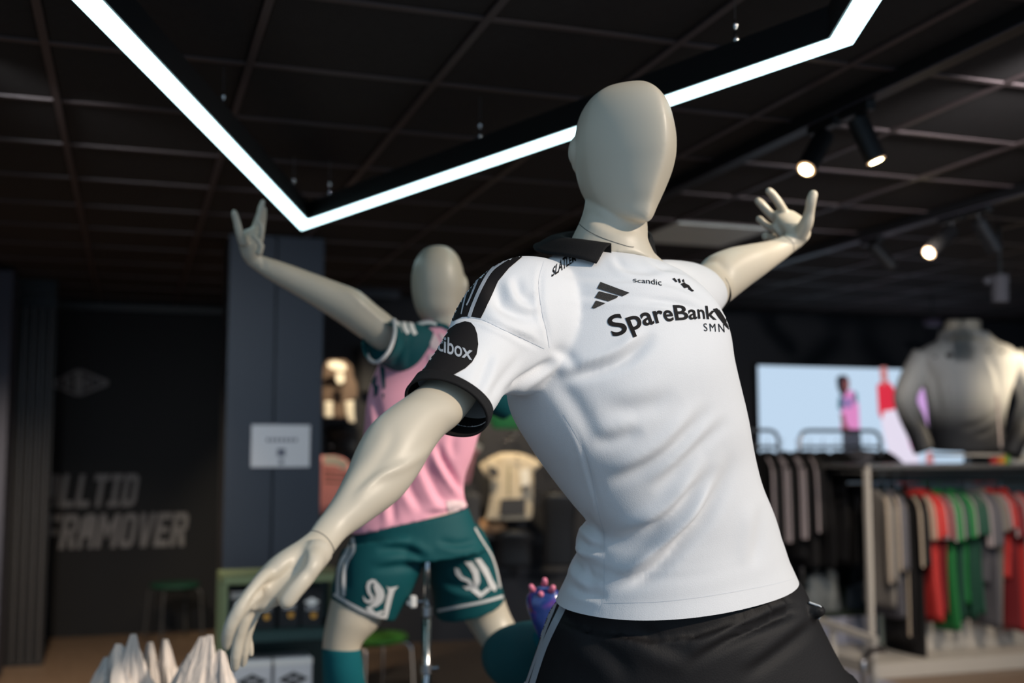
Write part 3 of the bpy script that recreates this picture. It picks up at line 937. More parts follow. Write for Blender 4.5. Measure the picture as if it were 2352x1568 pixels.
MB().lathe([(.012, .088), (.012, .105)], n=18).build('cap', M['whitelam'], t, local=True)

# grey jacket torso
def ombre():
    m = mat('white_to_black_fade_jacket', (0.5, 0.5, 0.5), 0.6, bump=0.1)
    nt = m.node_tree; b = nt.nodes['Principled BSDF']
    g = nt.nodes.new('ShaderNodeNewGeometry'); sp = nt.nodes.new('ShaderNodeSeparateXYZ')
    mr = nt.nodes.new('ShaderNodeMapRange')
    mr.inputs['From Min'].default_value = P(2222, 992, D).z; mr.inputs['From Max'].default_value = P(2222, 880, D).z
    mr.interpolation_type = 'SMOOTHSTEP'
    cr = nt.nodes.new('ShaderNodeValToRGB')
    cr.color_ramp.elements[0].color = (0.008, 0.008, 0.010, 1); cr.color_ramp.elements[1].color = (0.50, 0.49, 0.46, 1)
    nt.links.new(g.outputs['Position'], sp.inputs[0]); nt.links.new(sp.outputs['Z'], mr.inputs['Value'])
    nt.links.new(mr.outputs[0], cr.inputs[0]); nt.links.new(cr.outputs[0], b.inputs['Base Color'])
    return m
D = -(RM.transposed() @ (onY(2222, 1040, GYF + .22) - EYE)).z
bt = thing('torso_form', 'headless torso form wearing a jacket fading from white to black, on the gondola', 'mannequin', tuple(P(2222, 1040, D)))
mb = MB()
loft(mb, [(2140, 1034, 2302, 1034, D, .6), (2134, 990, 2304, 990, D, .6), (2130, 930, 2312, 930, D, .62), (2118, 870, 2328, 870, D, .58), (2104, 820, 2340, 820, D, .5), (2126, 795, 2320, 795, D, .45), (2152, 782, 2290, 782, D, .5), (2158, 760, 2266, 760, D, .8)], n=32)
loft(mb, [(2100, 800, 2160, 840, D, .8), (2078, 838, 2138, 858, D, .8), (2060, 880, 2118, 888, D, .85), (2053, 918, 2106, 918, D, .9), (2066, 962, 2120, 950, D, .9), (2086, 1005, 2134, 990, D - .05, .9), (2100, 1045, 2146, 1030, D - .08, .9)], n=24)
loft(mb, [(2285, 840, 2345, 800, D, .8), (2306, 858, 2364, 838, D, .8), (2326, 888, 2384, 880, D, .85), (2338, 918, 2391, 918, D, .9), (2326, 962, 2378, 972, D, .9), (2312, 1000, 2358, 1015, D - .05, .9), (2300, 1035, 2342, 1055, D - .08, .9)], n=24)
me = fuse(mb, 0.012, 4)
folds(me, [([(2140, 840), (2150, 900), (2160, 960)], 9, .012, .5), ([(2300, 930), (2260, 970), (2200, 985)], 8, .010, .5), ([(2300, 960), (2270, 990), (2235, 1000)], 7, .008, .5), ([(2135, 870), (2128, 820)], 6, .008, .5), ([(2260, 800), (2290, 860), (2296, 920)], 7, .006, .5)])
bv = bvh_of([me])
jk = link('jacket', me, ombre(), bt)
mb = MB(); loft(mb, [(2160, 782, 2264, 782, D, .9), (2168, 760, 2252, 760, D, .9), (2174, 738, 2250, 738, D, .9), (2182, 734, 2244, 734, D, .9)], n=28)
link('neck', mb.mesh('neck'), M['skin_far'], bt)
for (uu, vv, r) in ((2181, 816, 9), (2148, 820, 4), (2270, 806, 4), (2301, 808, 3.5)):
    decal('chest_badge', [[(uu + r * math.cos(t), vv + .7 * r * math.sin(t)) for t in np.linspace(0, 2 * math.pi, 12, endpoint=False)]], bv, M['print'], bt, step=4, off=.003)
decal('zip_line', ribbon([(2290, 905), (2294, 960), (2299, 1028)], 4, 5), bv, M['stripe'], bt, step=6, off=.003)

# ------------------------------------------------------------------ low things at right
bg = thing('turf_platform', 'low platform topped with dark green turf between the racks', 'platform', (5.9, 7.9, 0))
a = onZ(1870, 1440, 0.3); 
MB().bounds(4.55, 6.6, 7.2, 8.6, 0, 0.285).build('platform_body', M['grey_lam'], bg)
MB().bounds(4.55, 6.6, 7.2, 8.6, 0.285, 0.30).build('turf', M['turf'], bg)
pq = thing('floor_plinth', 'flat lilac-grey plinth on the floor in front of the turf platform', 'plinth', (4.2, 6.6, 0))
MB().bounds(3.6, 4.52, 5.9, 8.6, 0, 0.06, bev=0.01).build('plinth_top', M['grey_lam'], pq)
bn = thing('low_rail', 'beige low rail on short posts running beside the turf platform', 'rail', tuple(P(1930, 1445, 7.2)))
MB().tube([P(1870, 1420, 7.4), P(2012, 1470, 6.9)], 0.028, 4).build('rail_bar', M['whitelam'], bn)
q = P(1912, 1436, 7.25); MB().tube([q, Vector((q.x, q.y, 0.06))], 0.022, 4).build('rail_post', M['whitelam'], bn)
q = P(2006, 1468, 6.92); MB().tube([q, Vector((q.x, q.y, 0.06))], 0.022, 4).build('rail_post', M['whitelam'], bn)
fr = thing('rack_base', 'bent steel tube standing low beside the gondola base', 'rack', tuple(onZ(1985, 1568, 0.0)))
MB().tube(catm([P(1985, 1600, 6.6), P(1983, 1530, 6.6), P(1990, 1504, 6.65), P(2006, 1493, 6.7), P(2030, 1492, 6.75)], 4), 0.017, 10).build('tube', M['steel'], fr, smooth=True)
def tote(u0, u1, v0, v1, y, m, lab):
    a, b = onY(u0, v0, y), onY(u1, v1, y)
    t = thing('tote_bag', lab, 'bag', ((a.x + b.x) / 2, y, b.z), group='tote bags under the steel rack')
    mb = MB(); W, H = (b.x - a.x) / 2, a.z - b.z
    bm = bmesh.new(); bmesh.ops.create_grid(bm, x_segments=10, y_segments=10, size=1)
    bmesh.ops.rotate(bm, matrix=Matrix.Rotation(math.pi / 2, 3, 'X'), verts=bm.verts)
    geo = bmesh.ops.extrude_face_region(bm, geom=bm.faces[:])
    bmesh.ops.translate(bm, vec=(0, 1, 0), verts=[g for g in geo['geom'] if isinstance(g, bmesh.types.BMVert)])
    for v in bm.verts:
        f = (v.co.z + 1) / 2
        bulge = 0.05 * (1 - v.co.x ** 2) * (1 - abs(2 * f - .8) * .5)
        v.co = Vector((v.co.x * W * (1 - .12 * f), (-bulge if v.co.y < .5 else bulge + .02) + .012 * math.sin(5 * v.co.x + 4 * f), f * H + (.02 * math.sin(3 * v.co.x) if f > .95 else 0)))
    bmesh.ops.recalc_face_normals(bm, faces=bm.faces)
    me = bpy.data.meshes.new('bag_body'); bm.to_mesh(me); bm.free()
    link('bag_body', me, m, t, local=True)
    for s in (-1, 1):
        MB().tube(catm([(-W * .4, s * .02, H - .02), (-W * .36, s * .02, H + .10), (0, s * .02, H + .17), (W * .36, s * .02, H + .10), (W * .4, s * .02, H - .02)], 4), 0.007, 6).build('bag_handle', m, t, local=True, smooth=True)
tote(1850, 1932, 1318, 1404, 7.35, M['tote'], 'white canvas tote bag on the turf next to the white-shirted mannequin')
tote(1946, 2004, 1345, 1404, 7.45, M['bagblue'], 'slumped grey-blue bag on the turf behind the beige-grey jacket')

# ------------------------------------------------------------------ display wall behind the mannequins
def front_shirt(name, label, poly_secs, sleeves, d, m, cat='shirt', vox=0.012, fl=()):
    t = thing(name, label, cat, tuple(P((poly_secs[0][0] + poly_secs[0][2]) / 2, poly_secs[0][1], d)))
    mb = MB()
    loft(mb, [(a, b, c, e, d, f) for a, b, c, e, f in poly_secs], n=24)
    for s in sleeves:
        loft(mb, [(a, b, c, e, d, f) for a, b, c, e, f in s], n=18)
    me = fuse(mb, vox, 2)
    if fl: folds(me, fl)
    link('fabric', me, m, t)
    c = P((poly_secs[0][0] + poly_secs[0][2]) / 2, poly_secs[0][1] + 6, d)
    MB().tube([c, Vector((c.x, 8.76, c.z))], .006, 8).build('hanging_peg', M['steel'], t)
    return t, None
jd = 8.75
cs, _ = front_shirt('jersey_on_wall', 'cream short-sleeved jersey with dark print hanging on the dark display wall', 
    [(1150, 1040, 1190, 1040, .6), (1128, 1052, 1222, 1052, .35), (1124, 1085, 1226, 1085, .3), (1126, 1130, 1226, 1130, .3), (1118, 1175, 1224, 1175, .3), (1112, 1192, 1222, 1192, .28)],
    [[(1150, 1042, 1150, 1090, .5), (1124, 1050, 1130, 1092, .5), (1100, 1066, 1116, 1098, .6)], [(1196, 1042, 1200, 1090, .5), (1222, 1050, 1220, 1086, .5), (1246, 1064, 1232, 1078, .6)]], jd, M['cream'])
def wall_patch(name, poly, d, m, parent, th=0.01):
    mb = MB(); n_ = (EYE - P(*poly[0], d)).normalized()
    mb.prism([P(u, v, d) for u, v in poly], n_ * -th); return mb.build(name, m, parent)
wall_patch('jersey_print', [(1150, 1146), (1206, 1144), (1206, 1182), (1146, 1184)], jd - .10, M['darkgrey'], cs)
wall_patch('jersey_print', [(1124, 1070), (1140, 1074), (1146, 1088), (1138, 1098), (1124, 1088)], jd - .10, M['darkgrey'], cs)
wall_patch('jersey_print', [(1182, 1048), (1192, 1046), (1190, 1053)], jd - .10, M['darkgrey'], cs)
wall_patch('jersey_print', [(1196, 1118), (1206, 1116), (1206, 1126), (1200, 1128)], jd - .11, M['darkgrey'], cs)
wall_patch('jersey_print', [(1194, 1078), (1216, 1076), (1218, 1112), (1196, 1116)], jd - .10, M['warmwhite'], cs)
wall_patch('jersey_print', [(1168, 1066), (1171, 1066), (1170, 1138), (1167, 1138)], jd - .10, mat('olive_line', (.14, .15, .07), .7), cs)
ps, _ = front_shirt('jersey_on_wall', 'salmon pink jersey with cream shoulders beside the back-turned mannequin waist',
    [(1050, 1016, 1098, 1016, .5), (1046, 1030, 1094, 1034, .3), (1046, 1080, 1086, 1080, .3), (1046, 1112, 1080, 1112, .3)], [[(1076, 1012, 1070, 1050, .5), (1094, 1016, 1086, 1044, .5), (1108, 1026, 1094, 1046, .6)]], 8.4, M['pinkwarm'])
wall_patch('shoulder_panel', [(1078, 1010), (1092, 1012), (1108, 1024), (1104, 1036), (1092, 1032)], 8.2, M['cream'], ps)
ps2, _ = front_shirt('jersey_on_wall', 'pink striped jersey with cream shoulders hanging beside the slate blue pillar',
    [(740, 1046, 770, 1046, .5), (716, 1056, 800, 1060, .35), (714, 1100, 796, 1100, .3), (714, 1180, 786, 1180, .3)], [[(770, 1048, 770, 1085, .5), (798, 1060, 790, 1094, .6), (812, 1078, 796, 1100, .6)]], 8.0, M['pinkwarm'])
wall_patch('shoulder_panel', [(744, 1046), (774, 1048), (800, 1062), (796, 1080), (770, 1068), (744, 1066)], 7.8, M['warmwhite'], ps2)
for v in (1080, 1092, 1104):
    wall_patch('chest_stripe', [(745, v), (790, v + 3), (790, v + 7), (745, v + 4)], 7.85, M['beigegrey'], ps2)
tp, _ = front_shirt('jacket_on_wall', 'taupe jacket with a cream collar and white cuffs hanging beside the slate blue pillar',
    [(752, 826, 792, 826, .6), (742, 845, 810, 845, .4), (738, 900, 812, 900, .35), (740, 960, 806, 960, .3)],
    [[(800, 840, 780, 880, .5), (820, 880, 798, 890, .6), (822, 915, 800, 915, .6)]], 8.3, M['taupe'])
wall_patch('collar', [(752, 834), (768, 828), (786, 832), (796, 842), (792, 852), (770, 850), (754, 842)], 8.1, M['warmwhite'], tp)
wall_patch('chest_print', [(771, 860), (778, 856), (790, 858), (791, 876), (782, 882), (773, 876)], 8.1, M['warmwhite'], tp)
mbc = MB(); loft(mbc, [(745, 922, 764, 922, 8.1, .8), (744, 958, 765, 958, 8.1, .8)], n=16); link('cuff', mbc.mesh('cuff'), M['warmwhite'], tp)
mbc = MB(); loft(mbc, [(792, 922, 813, 920, 8.1, .8), (795, 955, 814, 953, 8.1, .8), (802, 970, 816, 968, 8.1, .8)], n=16); link('cuff', mbc.mesh('cuff'), M['warmwhite'], tp)
gs, _ = front_shirt('jersey_on_wall', 'bright green jersey on the display wall under the teal sleeve', [(1128, 928, 1186, 928, .4), (1118, 948, 1200, 946, .3), (1126, 972, 1198, 972, .3), (1130, 984, 1198, 984, .3)], [], 8.2, M['brightgreen'])
# dark clothes filling the wall
dsp = [(1240, 1130, 1330, 1300, 'right of the cream jersey'), (1062, 1130, 1108, 1210, 'below the salmon pink jersey'), (745, 975, 830, 1040, 'under the white cuffs by the pillar'), (1130, 1215, 1230, 1300, 'below the cream jersey'), (820, 790, 880, 900, 'behind the raised arm of the back-turned mannequin')]
for i, (a0, b0, a1, b1, lab) in enumerate(dsp):
    mid = (a0 + a1) / 2; w_ = (a1 - a0) / 2
    front_shirt('dark_garment', 'near-black garment on the display wall ' + lab, 'x' and [(mid - w_ * .4, b0, mid + w_ * .4, b0, .5), (mid - w_ * .9, b0 + 12, mid + w_ * .9, b0 + 12, .35), (mid - w_ * .8, (b0 + b1) / 2, mid + w_ * .8, (b0 + b1) / 2, .3), (mid - w_ * .85, b1, mid + w_ * .85, b1, .3)], [], 8.7, M['darkgrey'] if i in (1, 4) else M['packblack'], cat='clothing')
# wall rail and hooks with bright tips
wr = thing('wall_rail', 'dark horizontal rail low on the display wall behind the mannequins', 'rail', tuple(onY(1200, 1310, 8.74)))
a, b = onY(1080, 1318, 8.74), onY(1400, 1306, 8.74)
MB().bounds(a.x, b.x, 8.70, 8.745, a.z, a.z + .04).build('rail_bar', M['darkgrey'], wr)
for lab, u, v in (('above the collar of the cream jersey', 1176, 1006), ('higher still over the cream jersey', 1186, 993), ('right of the cream jersey shoulder', 1248, 1052), ('lower right of the cream jersey', 1259, 1150), ('right of the cream jersey hem', 1285, 1126), ('left of the salmon pink jersey', 761, 1024), ('just left of the cream jersey collar', 1166, 1012)):
    c = onY(u, v, 8.60)
    h = thing('wall_hook', 'small shiny hook on the display wall ' + lab, 'hook', (c.x, 8.75, c.z), group='hooks on the display wall')
    MB().tube([(0, 0, 0), (0, -.14, 0)], .005, 8).build('hook_arm', M['steel'], h, local=True)
    mbb = MB(); ball(mbb, (0, -.15, 0), .014, 12); mbb.build('hook_tip', M['chrome'], h, local=True, smooth=True)
# two orange-lit caps on a small shelf
for k, (u, v) in enumerate(((1112, 1212), (1144, 1214))):
    c = onY(u, v, 8.55)
    h = thing('cap', ('left' if k == 0 else 'right') + ' one of two tan caps on the display wall under the cream jersey', 'cap', (c.x, 8.6, c.z))
    mbb = MB(); mbb.lathe([(.075, -.03), (.08, 0), (.072, .03), (.05, .055), (.02, .066)], n=20); mbb.build('crown', mat('tan_cap', (.40, .22, .11), .8), h, local=True, smooth=True)
    MB().prism([(-.06, -.05, -.03), (.06, -.05, -.03), (.05, -.13, -.04), (0, -.15, -.042), (-.05, -.13, -.04)], (0, 0, .006)).build('brim', M['taupe'], h, local=True)
cshelf = tag(MB().bounds(onY(1090, 1224, 8.55).x, onY(1170, 1224, 8.55).x, 8.42, 8.75, onY(1120, 1230, 8.55).z - .02, onY(1120, 1226, 8.55).z).build('cap_shelf', M['blackmetal']), 'small black shelf holding two tan caps', 'shelf')

# ------------------------------------------------------------------ low shelf with packs, left of the legs
SY = 5.75
a, b = onY(513, 1327, SY), onY(775, 1327, SY)
sz = a.z; sx0, sx1 = a.x, b.x + .04
fs = thing('low_shelf', 'low green-edged shelf unit behind the reaching hand', 'shelf unit', ((sx0 + sx1) / 2, SY + .2, 0))
MB().bounds(sx0, sx1, SY, SY + .4, sz - .035, sz, bev=.003).build('top_board', M['sage'], fs)
for x in (sx0, sx1 - .022):
    MB().bounds(x, x + .022, SY, SY + .03, 0, sz - .035, bev=.003).build('post', M['sage'], fs)
    MB().bounds(x, x + .03, SY + .37, SY + .4, 0, sz - .035, bev=.003).build('post', M['sage'], fs)
mz = onY(640, 1450, SY).z
MB().bounds(sx0 + .03, sx1 - .03, SY + .01, SY + .39, mz - .05, mz, bev=.003).build('middle_board', M['darkteal'], fs)
MB().bounds(sx0 + .02, sx1 - .02, SY + .39, SY + .4, 0.02, sz - .035).build('back_board', M['darkteal'], fs)
bz = .06
MB().bounds(sx0 + .03, sx1 - .03, SY + .01, SY + .39, bz - .03, bz).build('bottom_board', M['darkteal'], fs)
def diamond(cx, cz, w_, h_, y, m, parent, name='diamond_print'):
    MB().prism([(cx - w_, y, cz), (cx, y, cz + h_), (cx + w_, y, cz), (cx, y, cz - h_)], (0, -.0015, 0)).build(name, m, parent, local=True)
pw = .105
spots_ = ['left end', 'second from the left end', 'middle', 'fourth from the left end', 'beside the teal shorts', 'right end']
for i in range(6):
    x = sx0 + .045 + i * (pw + .012)
    if x + pw > sx1 - .04: break
    hgt = .20 + .012 * (i % 3)
    t = thing('gift_pack', 'black printed pack on the middle shelf of the low unit, ' + spots_[i], 'pack', (x + pw / 2, SY + .14, mz), R_(rng.uniform(-5, 5)), group='black packs on the low shelf')
    MB().box((0, 0, hgt / 2), (pw, .08, hgt), bev=.006).build('pack_body', M['packblack'], t, local=True)
    MB().box((0, 0, hgt - .03), (pw * .98, .083, .035)).build('pack_band', M['whiteprint'] if i % 2 == 0 else M['darkgrey'], t, local=True)
    diamond(0, hgt * .62, .038, .022, -.0405, M['whiteprint'], t)
    mbx = MB(); mbx.prism([(.016 * math.cos(q) + .01, -.0415, hgt * .28 + .016 * math.sin(q)) for q in np.linspace(0, 6.28, 12, endpoint=False)], (0, -.001, 0)); mbx.build('seal_print', M['orange'], t, local=True)
    for q in range(2):
        MB().bounds(-.03, .03, -.0412, -.040, hgt * (.42 + .06 * q), hgt * (.44 + .06 * q)).build('text_print', M['paper'], t, local=True)
# white printed boxes stacked below
bw = .185
k = 0
pos = ['lower left', 'lower middle', 'lower right', 'upper left', 'upper middle', 'upper right']
for row in range(2):
    for c in range(4):
        x = sx0 + .06 + c * (bw + .006) + .01 * row
        if x + bw > sx1 - .03: break
        t = thing('printed_box', 'white diamond-print box under the low shelf, %s row, %s' % (('bottom', 'top')[row], ('first from the left', 'second from the left', 'third from the left', 'fourth from the left')[c]), 'box',
                  (x + bw / 2, SY + .16, bz + row * .203), R_(rng.uniform(-6, 6)), group='white boxes under the low shelf')
        hgt = .20
        MB().box((0, 0, hgt / 2), (bw, .2, hgt), bev=.004).build('box_body', M['paper'], t, local=True)
        MB().box((0, 0, hgt - .018), (bw + .004, .204, .03), bev=.003).build('lid', M['whiteprint'], t, local=True)
        diamond(0, hgt * .50, .075, .036, -.1005, M['packblack'], t)
        for q in range(5):
            MB().bounds(-.028 + .012 * q, -.021 + .012 * q, -.1032, -.102, hgt * .46, hgt * .55).build('text_print', M['paper'], t, local=True)
        MB().bounds(-.04, .04, -.1012, -.1, hgt * .18, hgt * .22).build('text_print', M['ink'], t, local=True)
        mbx = MB(); mbx.prism([(.014 * math.cos(q) + .075, -.1005, hgt * .2 + .014 * math.sin(q)) for q in np.linspace(0, 6.28, 12, endpoint=False)], (0, -.001, 0)); mbx.build('seal_print', M['orange'], t, local=True)

# ------------------------------------------------------------------ stools
def stool(c, seat_m, label, r=.17, h=.45, legs=4, lm=None):
    t = thing('stool', label, 'stool', (c.x, c.y, 0), R_(20))
    lm = lm or M['chrome']
    MB().lathe([(r * .92, h - .035), (r, h - .028), (r, h - .010), (r * .95, h), (r * .5, h + .004), (.01, h + .005)], n=36).build('seat', seat_m, t, local=True, smooth=True)
    for k in range(legs):
        a_ = 2 * math.pi * (k + .5) / legs
        x, y = math.cos(a_), math.sin(a_)
        MB().tube(catm([(x * r * .55, y * r * .55, h - .045), (x * r * .95, y * r * .95, h - .045), (x * r * 1.10, y * r * 1.10, h - .065), (x * r * 1.13, y * r * 1.13, h - .11), (x * r * 1.25, y * r * 1.25, .008)], 4), .0085, 10).build('leg', lm, t, local=True, smooth=True)
    MB().lathe([(r * .6, h - .055), (r * .6, h - .036)], n=24).build('seat_bracket', M['blackmetal'], t, local=True)
    return t
stool(onZ(860, 1456, .45), M['seatgreen'], 'round stool with a green seat and chrome legs behind the teal sock', r=.19)
stool(onZ(402, 1338, .45), M['darkgreen'], 'dark round stool standing against the black alcove wall', r=.19, lm=mat('dull_leg_metal', (.06, .06, .06), .4))

# ------------------------------------------------------------------ gift bags with tissue paper, lower left
TZ = 0.62
tb = thing('display_table', 'round low display table under the gift bags', 'table', (onZ(380, 1900, TZ).x, onZ(380, 1900, TZ).y, 0))
c0 = P(380, 1700, 3.3); tb.location = (c0.x, c0.y, 0)
tb.location.z = .25; TZ -= .25
MB().lathe([(.33, TZ - .03), (.34, TZ - .025), (.34, TZ - .004), (.335, TZ)], n=40).build('table_top', M['whitelam'], tb, local=True)
MB().lathe([(.03, .02), (.03, TZ - .03)], n=16).build('pedestal', M['steel'], tb, local=True)
MB().lathe([(.2, 0), (.2, .012), (.03, .022)], n=32).build('table_foot', M['steel'], tb, local=True)
TZ += .25
def tissue(parent, spike, tip, basew, seed, wide=1.0):
    """a crumpled, folded sheet standing up to a tip; all in world space"""
    r = random.Random(seed)
    N, rows = 22, 12
    b, t = Vector(spike), Vector(tip)
    mb = MB()
    right = RM @ Vector((1, 0, 0)); dep = Vector((0, 0, 1)).cross(right)
    ph = [r.uniform(0, 6) for _ in range(4)]
    for i in range(rows + 1):
        f = i / rows
        c = b.lerp(t, f)
        w_ = basew * (1 - f) ** .95 * wide + .007
        for k in range(N):
            a_ = 2 * math.pi * k / N
            rr = w_ * (1 + .28 * math.sin(3 * a_ + ph[0] + 2 * f) + .16 * math.sin(7 * a_ + ph[1] + 3 * f) + r.uniform(-.10, .10))
            q = c + right * (math.cos(a_) * rr) + dep * (math.sin(a_) * rr * .55)
            q.z += .012 * math.sin(5 * a_ + ph[2]) * (1 - f)
            mb.v.append(tuple(q))
    for i in range(rows):
        for k in range(N):
            k2 = (k + 1) % N
            mb.f.append((i * N + k, i * N + k2, (i + 1) * N + k2, (i + 1) * N + k))
    mb.f.append(tuple(rows * N + k for k in range(N))); mb.f.append(tuple(range(N))[::-1])
    return mb.build('tissue_sheet', M['tissue'], parent, smooth=False)
def giftbag(u, d, label, sheets, rz):
    c = P(u, 1640, d)
    t = thing('gift_bag', label, 'gift bag', (c.x, c.y, TZ), R_(rz), group='gift bags with tissue paper')
    zt_ = c.z + .02
    H = zt_ - TZ
    mb = MB(); w_, dd = .075, .05
    vs = [(-w_, -dd, 0), (w_, -dd, 0), (w_, dd, 0), (-w_, dd, 0), (-w_ * 1.03, -dd * 1.05, H), (w_ * 1.03, -dd * 1.05, H), (w_ * 1.03, dd * 1.05, H), (-w_ * 1.03, dd * 1.05, H)]
    mb.add(vs, [(0, 1, 2, 3), (0, 4, 5, 1), (1, 5, 6, 2), (2, 6, 7, 3), (3, 7, 4, 0)])
    mb.build('bag_body', M['paper'], t, local=True)
    for (bu, tu, tv, wd, sd) in sheets:
        tissue(t, P(bu, 1640, d), P(tu, tv, d), wd, sd)
    return t
giftbag(285, 3.2, 'white gift bag with a rounded crumpled tissue bunch, leftmost of the gift bags', [(262, 246, 1508, .085, 1), (282, 270, 1478, .10, 2), (300, 307, 1456, .060, 3), (320, 318, 1500, .05, 4)], 10)
giftbag(385, 3.35, 'white gift bag with two narrow upright tissue peaks, middle of the gift bags', [(352, 345, 1474, .040, 5), (392, 379, 1468, .045, 6), (400, 400, 1540, .04, 9)], -8)
giftbag(490, 3.1, 'white gift bag with slanting tissue peaks under the reaching fingertips', [(425, 466, 1462, .045, 7), (455, 482, 1458, .045, 8), (505, 508, 1492, .060, 10), (420, 440, 1500, .05, 11)], 14)

# ------------------------------------------------------------------ warm display-wall spots, then unseen spots added to brighten the rest
def lamp(name, loc, tgt, w_, col, size, blend=.6):
    light('SPOT', name, loc, tgt, w_, col, spot_size=R_(size), spot_blend=blend, shadow_soft_size=.05)
q = onY(1165, 300, 7.4)
lamp('lamp_on_jersey_wall', (q.x, q.y, 2.62), onY(1165, 1080, 8.7), 150, (1, .80, .52), 48)
lamp('lamp_by_pillar', (1.35, 7.2, 2.62), onY(775, 980, 8.3), 110, (1, .82, .55), 52)
q = P(2335, 880, D)
lamp('added_spot_on_torso', (q.x + 1.2, q.y - 1.2, 2.6), q, 420, (1, .84, .62), 26, .8)  # added lamp standing in for a sunlit patch on the jacket
lamp('added_spot_on_gondola', (5.3, 3.8, 2.62), (xl + .7, GYF, .45), 240, (1, .88, .74), 50, .9)  # unseen source, added to brighten the gondola and its garments
lamp('added_spot_over_alcove', (-0.5, 6.2, 2.62), (-.5, 7.3, 0), 300, (1, .80, .60), 100, .8)  # no fixture here; added to brighten the alcove floor
lamp('added_spot_on_pillar', (-0.6, 3.6, 2.66), (0.80, 6.4, 1.0), 170, (.88, .94, 1), 76, 1)  # added out of view to lift the pillar and its notice
lamp('added_spot_on_back_wall', (2.6, 2.2, 2.64), (4.6, 8.7, 1.0), 250, (.95, .95, 1), 60, .8)  # added fill for the dark back wall, without a lamp body
lamp('added_spot_on_rack', (3.4, 4.2, 2.64), (4.6, 7.2, 0.6), 160, (1, .86, .72), 60, .8)  # unseen fill added so the steel racks read brighter
lamp('added_spot_on_pink_jersey', (2.2, 1.9, 2.64), P(860, 850, 3.3), 75, (1, .86, .70), 62, 1)  # added warm fill for the back-turned mannequin and its raised arm

# ================================================================== platform under the two mannequins
PZ = 0.25
pc = P(1350, 1568, 2.9)
pf = thing('display_platform', 'low black display platform carrying the two posed mannequins', 'platform', (pc.x, pc.y, 0))
MB().lathe([(1.72, 0), (1.75, .01), (1.75, PZ - .01), (1.74, PZ)], n=64).build('platform_body', M['wallgrey'], pf, local=True)

# ================================================================== white-shirted mannequin
PSI = R_(40)
TS = [  # L, R, depth, thickness
 (1273, 1366, 1843, 1346, 2.16, .80), (1297, 1315, 1822, 1300, 2.15, .78), (1306, 1286, 1812, 1270, 2.146, .78), (1323, 1256, 1803, 1246, 2.14, .77), (1319, 1232, 1797, 1226, 2.136, .77), (1327, 1208, 1789, 1202, 2.13, .765), (1344, 1182, 1778, 1172, 2.12, .75),
 (1308, 1135, 1757, 1118, 2.11, .76), (1252, 1062, 1741, 1052, 2.10, .74), (1206, 995, 1728, 975, 2.08, .72), (1168, 925, 1711, 900, 2.07, .70),
 (1165, 850, 1694, 825, 2.06, .66), (1185, 765, 1682, 755, 2.07, .62), (1205, 690, 1652, 690, 2.08, .58), (1228, 635, 1600, 640, 2.10, .52), (1268, 600, 1545, 612, 2.12, .46), (1305, 578, 1510, 592, 2.13, .5), (1335, 565, 1490, 580, 2.13, .62)]
SL = [  # right sleeve (near)
 (1262, 600, 1330, 880, 2.04, .62), (1222, 590, 1290, 900, 2.01, .62), (1176, 592, 1238, 906, 1.98, .62), (1122, 622, 1192, 908, 1.94, .64), (1080, 672, 1160, 906, 1.90, .68), (1052, 728, 1143, 918, 1.86, .72), (1012, 790, 1136, 938, 1.82, .70), (974, 842, 1128, 952, 1.785, .66), (945, 882, 1119, 966, 1.76, .61)]
SR = [  # left sleeve (far)
 (1470, 600, 1530, 790, 2.20, .62), (1520, 598, 1590, 770, 2.26, .66), (1562, 604, 1632, 738, 2.32, .72), (1592, 618, 1650, 716, 2.37, .8), (1612, 632, 1656, 708, 2.41, .85)]
AR = [  # right arm, shoulder to wrist
 (1160, 690, 1235, 790, 1.97, .7), (1090, 762, 1170, 850, 1.90, .7), (1022, 835, 1105, 905, 1.83, .7), (976, 880, 1086, 932, 1.785, .66), (927, 920, 1056, 966, 1.745, .76), (888, 950, 1022, 992, 1.72, .95), (846, 985, 990, 1038, 1.69, .92), (818, 1032, 968, 1075, 1.665, .88), (794, 1090, 934, 1122, 1.635, .86), (770, 1140, 892, 1156, 1.605, .86), (744, 1180, 842, 1194, 1.58, .86), (722, 1206, 800, 1226, 1.56, .86), (708, 1224, 772, 1262, 1.54, .86), (692, 1240, 760, 1276, 1.53, .9)]
AL = [  # left arm, shoulder to wrist
 (1500, 620, 1570, 740, 2.25, .9), (1575, 618, 1636, 720, 2.36, .9), (1606, 612, 1664, 702, 2.44, .92), (1626, 590, 1692, 680, 2.48, .92), (1668, 572, 1722, 656, 2.52, .9), (1706, 564, 1748, 637, 2.55, .88), (1742, 558, 1778, 614, 2.59, .86), (1776, 550, 1802, 596, 2.62, .84), (1800, 540, 1824, 578, 2.64, .84), (1812, 530, 1842, 566, 2.65, .9)]

man = thing('mannequin', 'large glossy faceless mannequin in a white football jersey and black shorts, leaning with arms spread', 'mannequin', (P(1520, 1568, 2.2).x, P(1520, 1568, 2.2).y, PZ))

body = MB()
oval = outline(40)
tor = outline(44, PSI, .70, 2.3)
loft(body, [(a + (c - a) * .13, b, c - (c - a) * .13, e, d + .01, t * .95) for a, b, c, e, d, t in TS[:12]], shape=tor)
loft(body, [(1228, 650, 1570, 650, 2.10, .4), (1290, 600, 1530, 610, 2.12, .4), (1320, 580, 1500, 585, 2.13, .6)], shape=oval)
# neck
loft(body, [(1280, 600, 1515, 605, 2.13, .75), (1303, 568, 1498, 576, 2.135, .85), (1317, 540, 1488, 552, 2.14, .92), (1332, 508, 1487, 528, 2.145, .98), (1341, 480, 1484, 495, 2.15, 1.0), (1348, 440, 1480, 450, 2.15, 1.0)], shape=oval)
loft(body, AR, shape=oval); loft(body, AL, shape=oval)
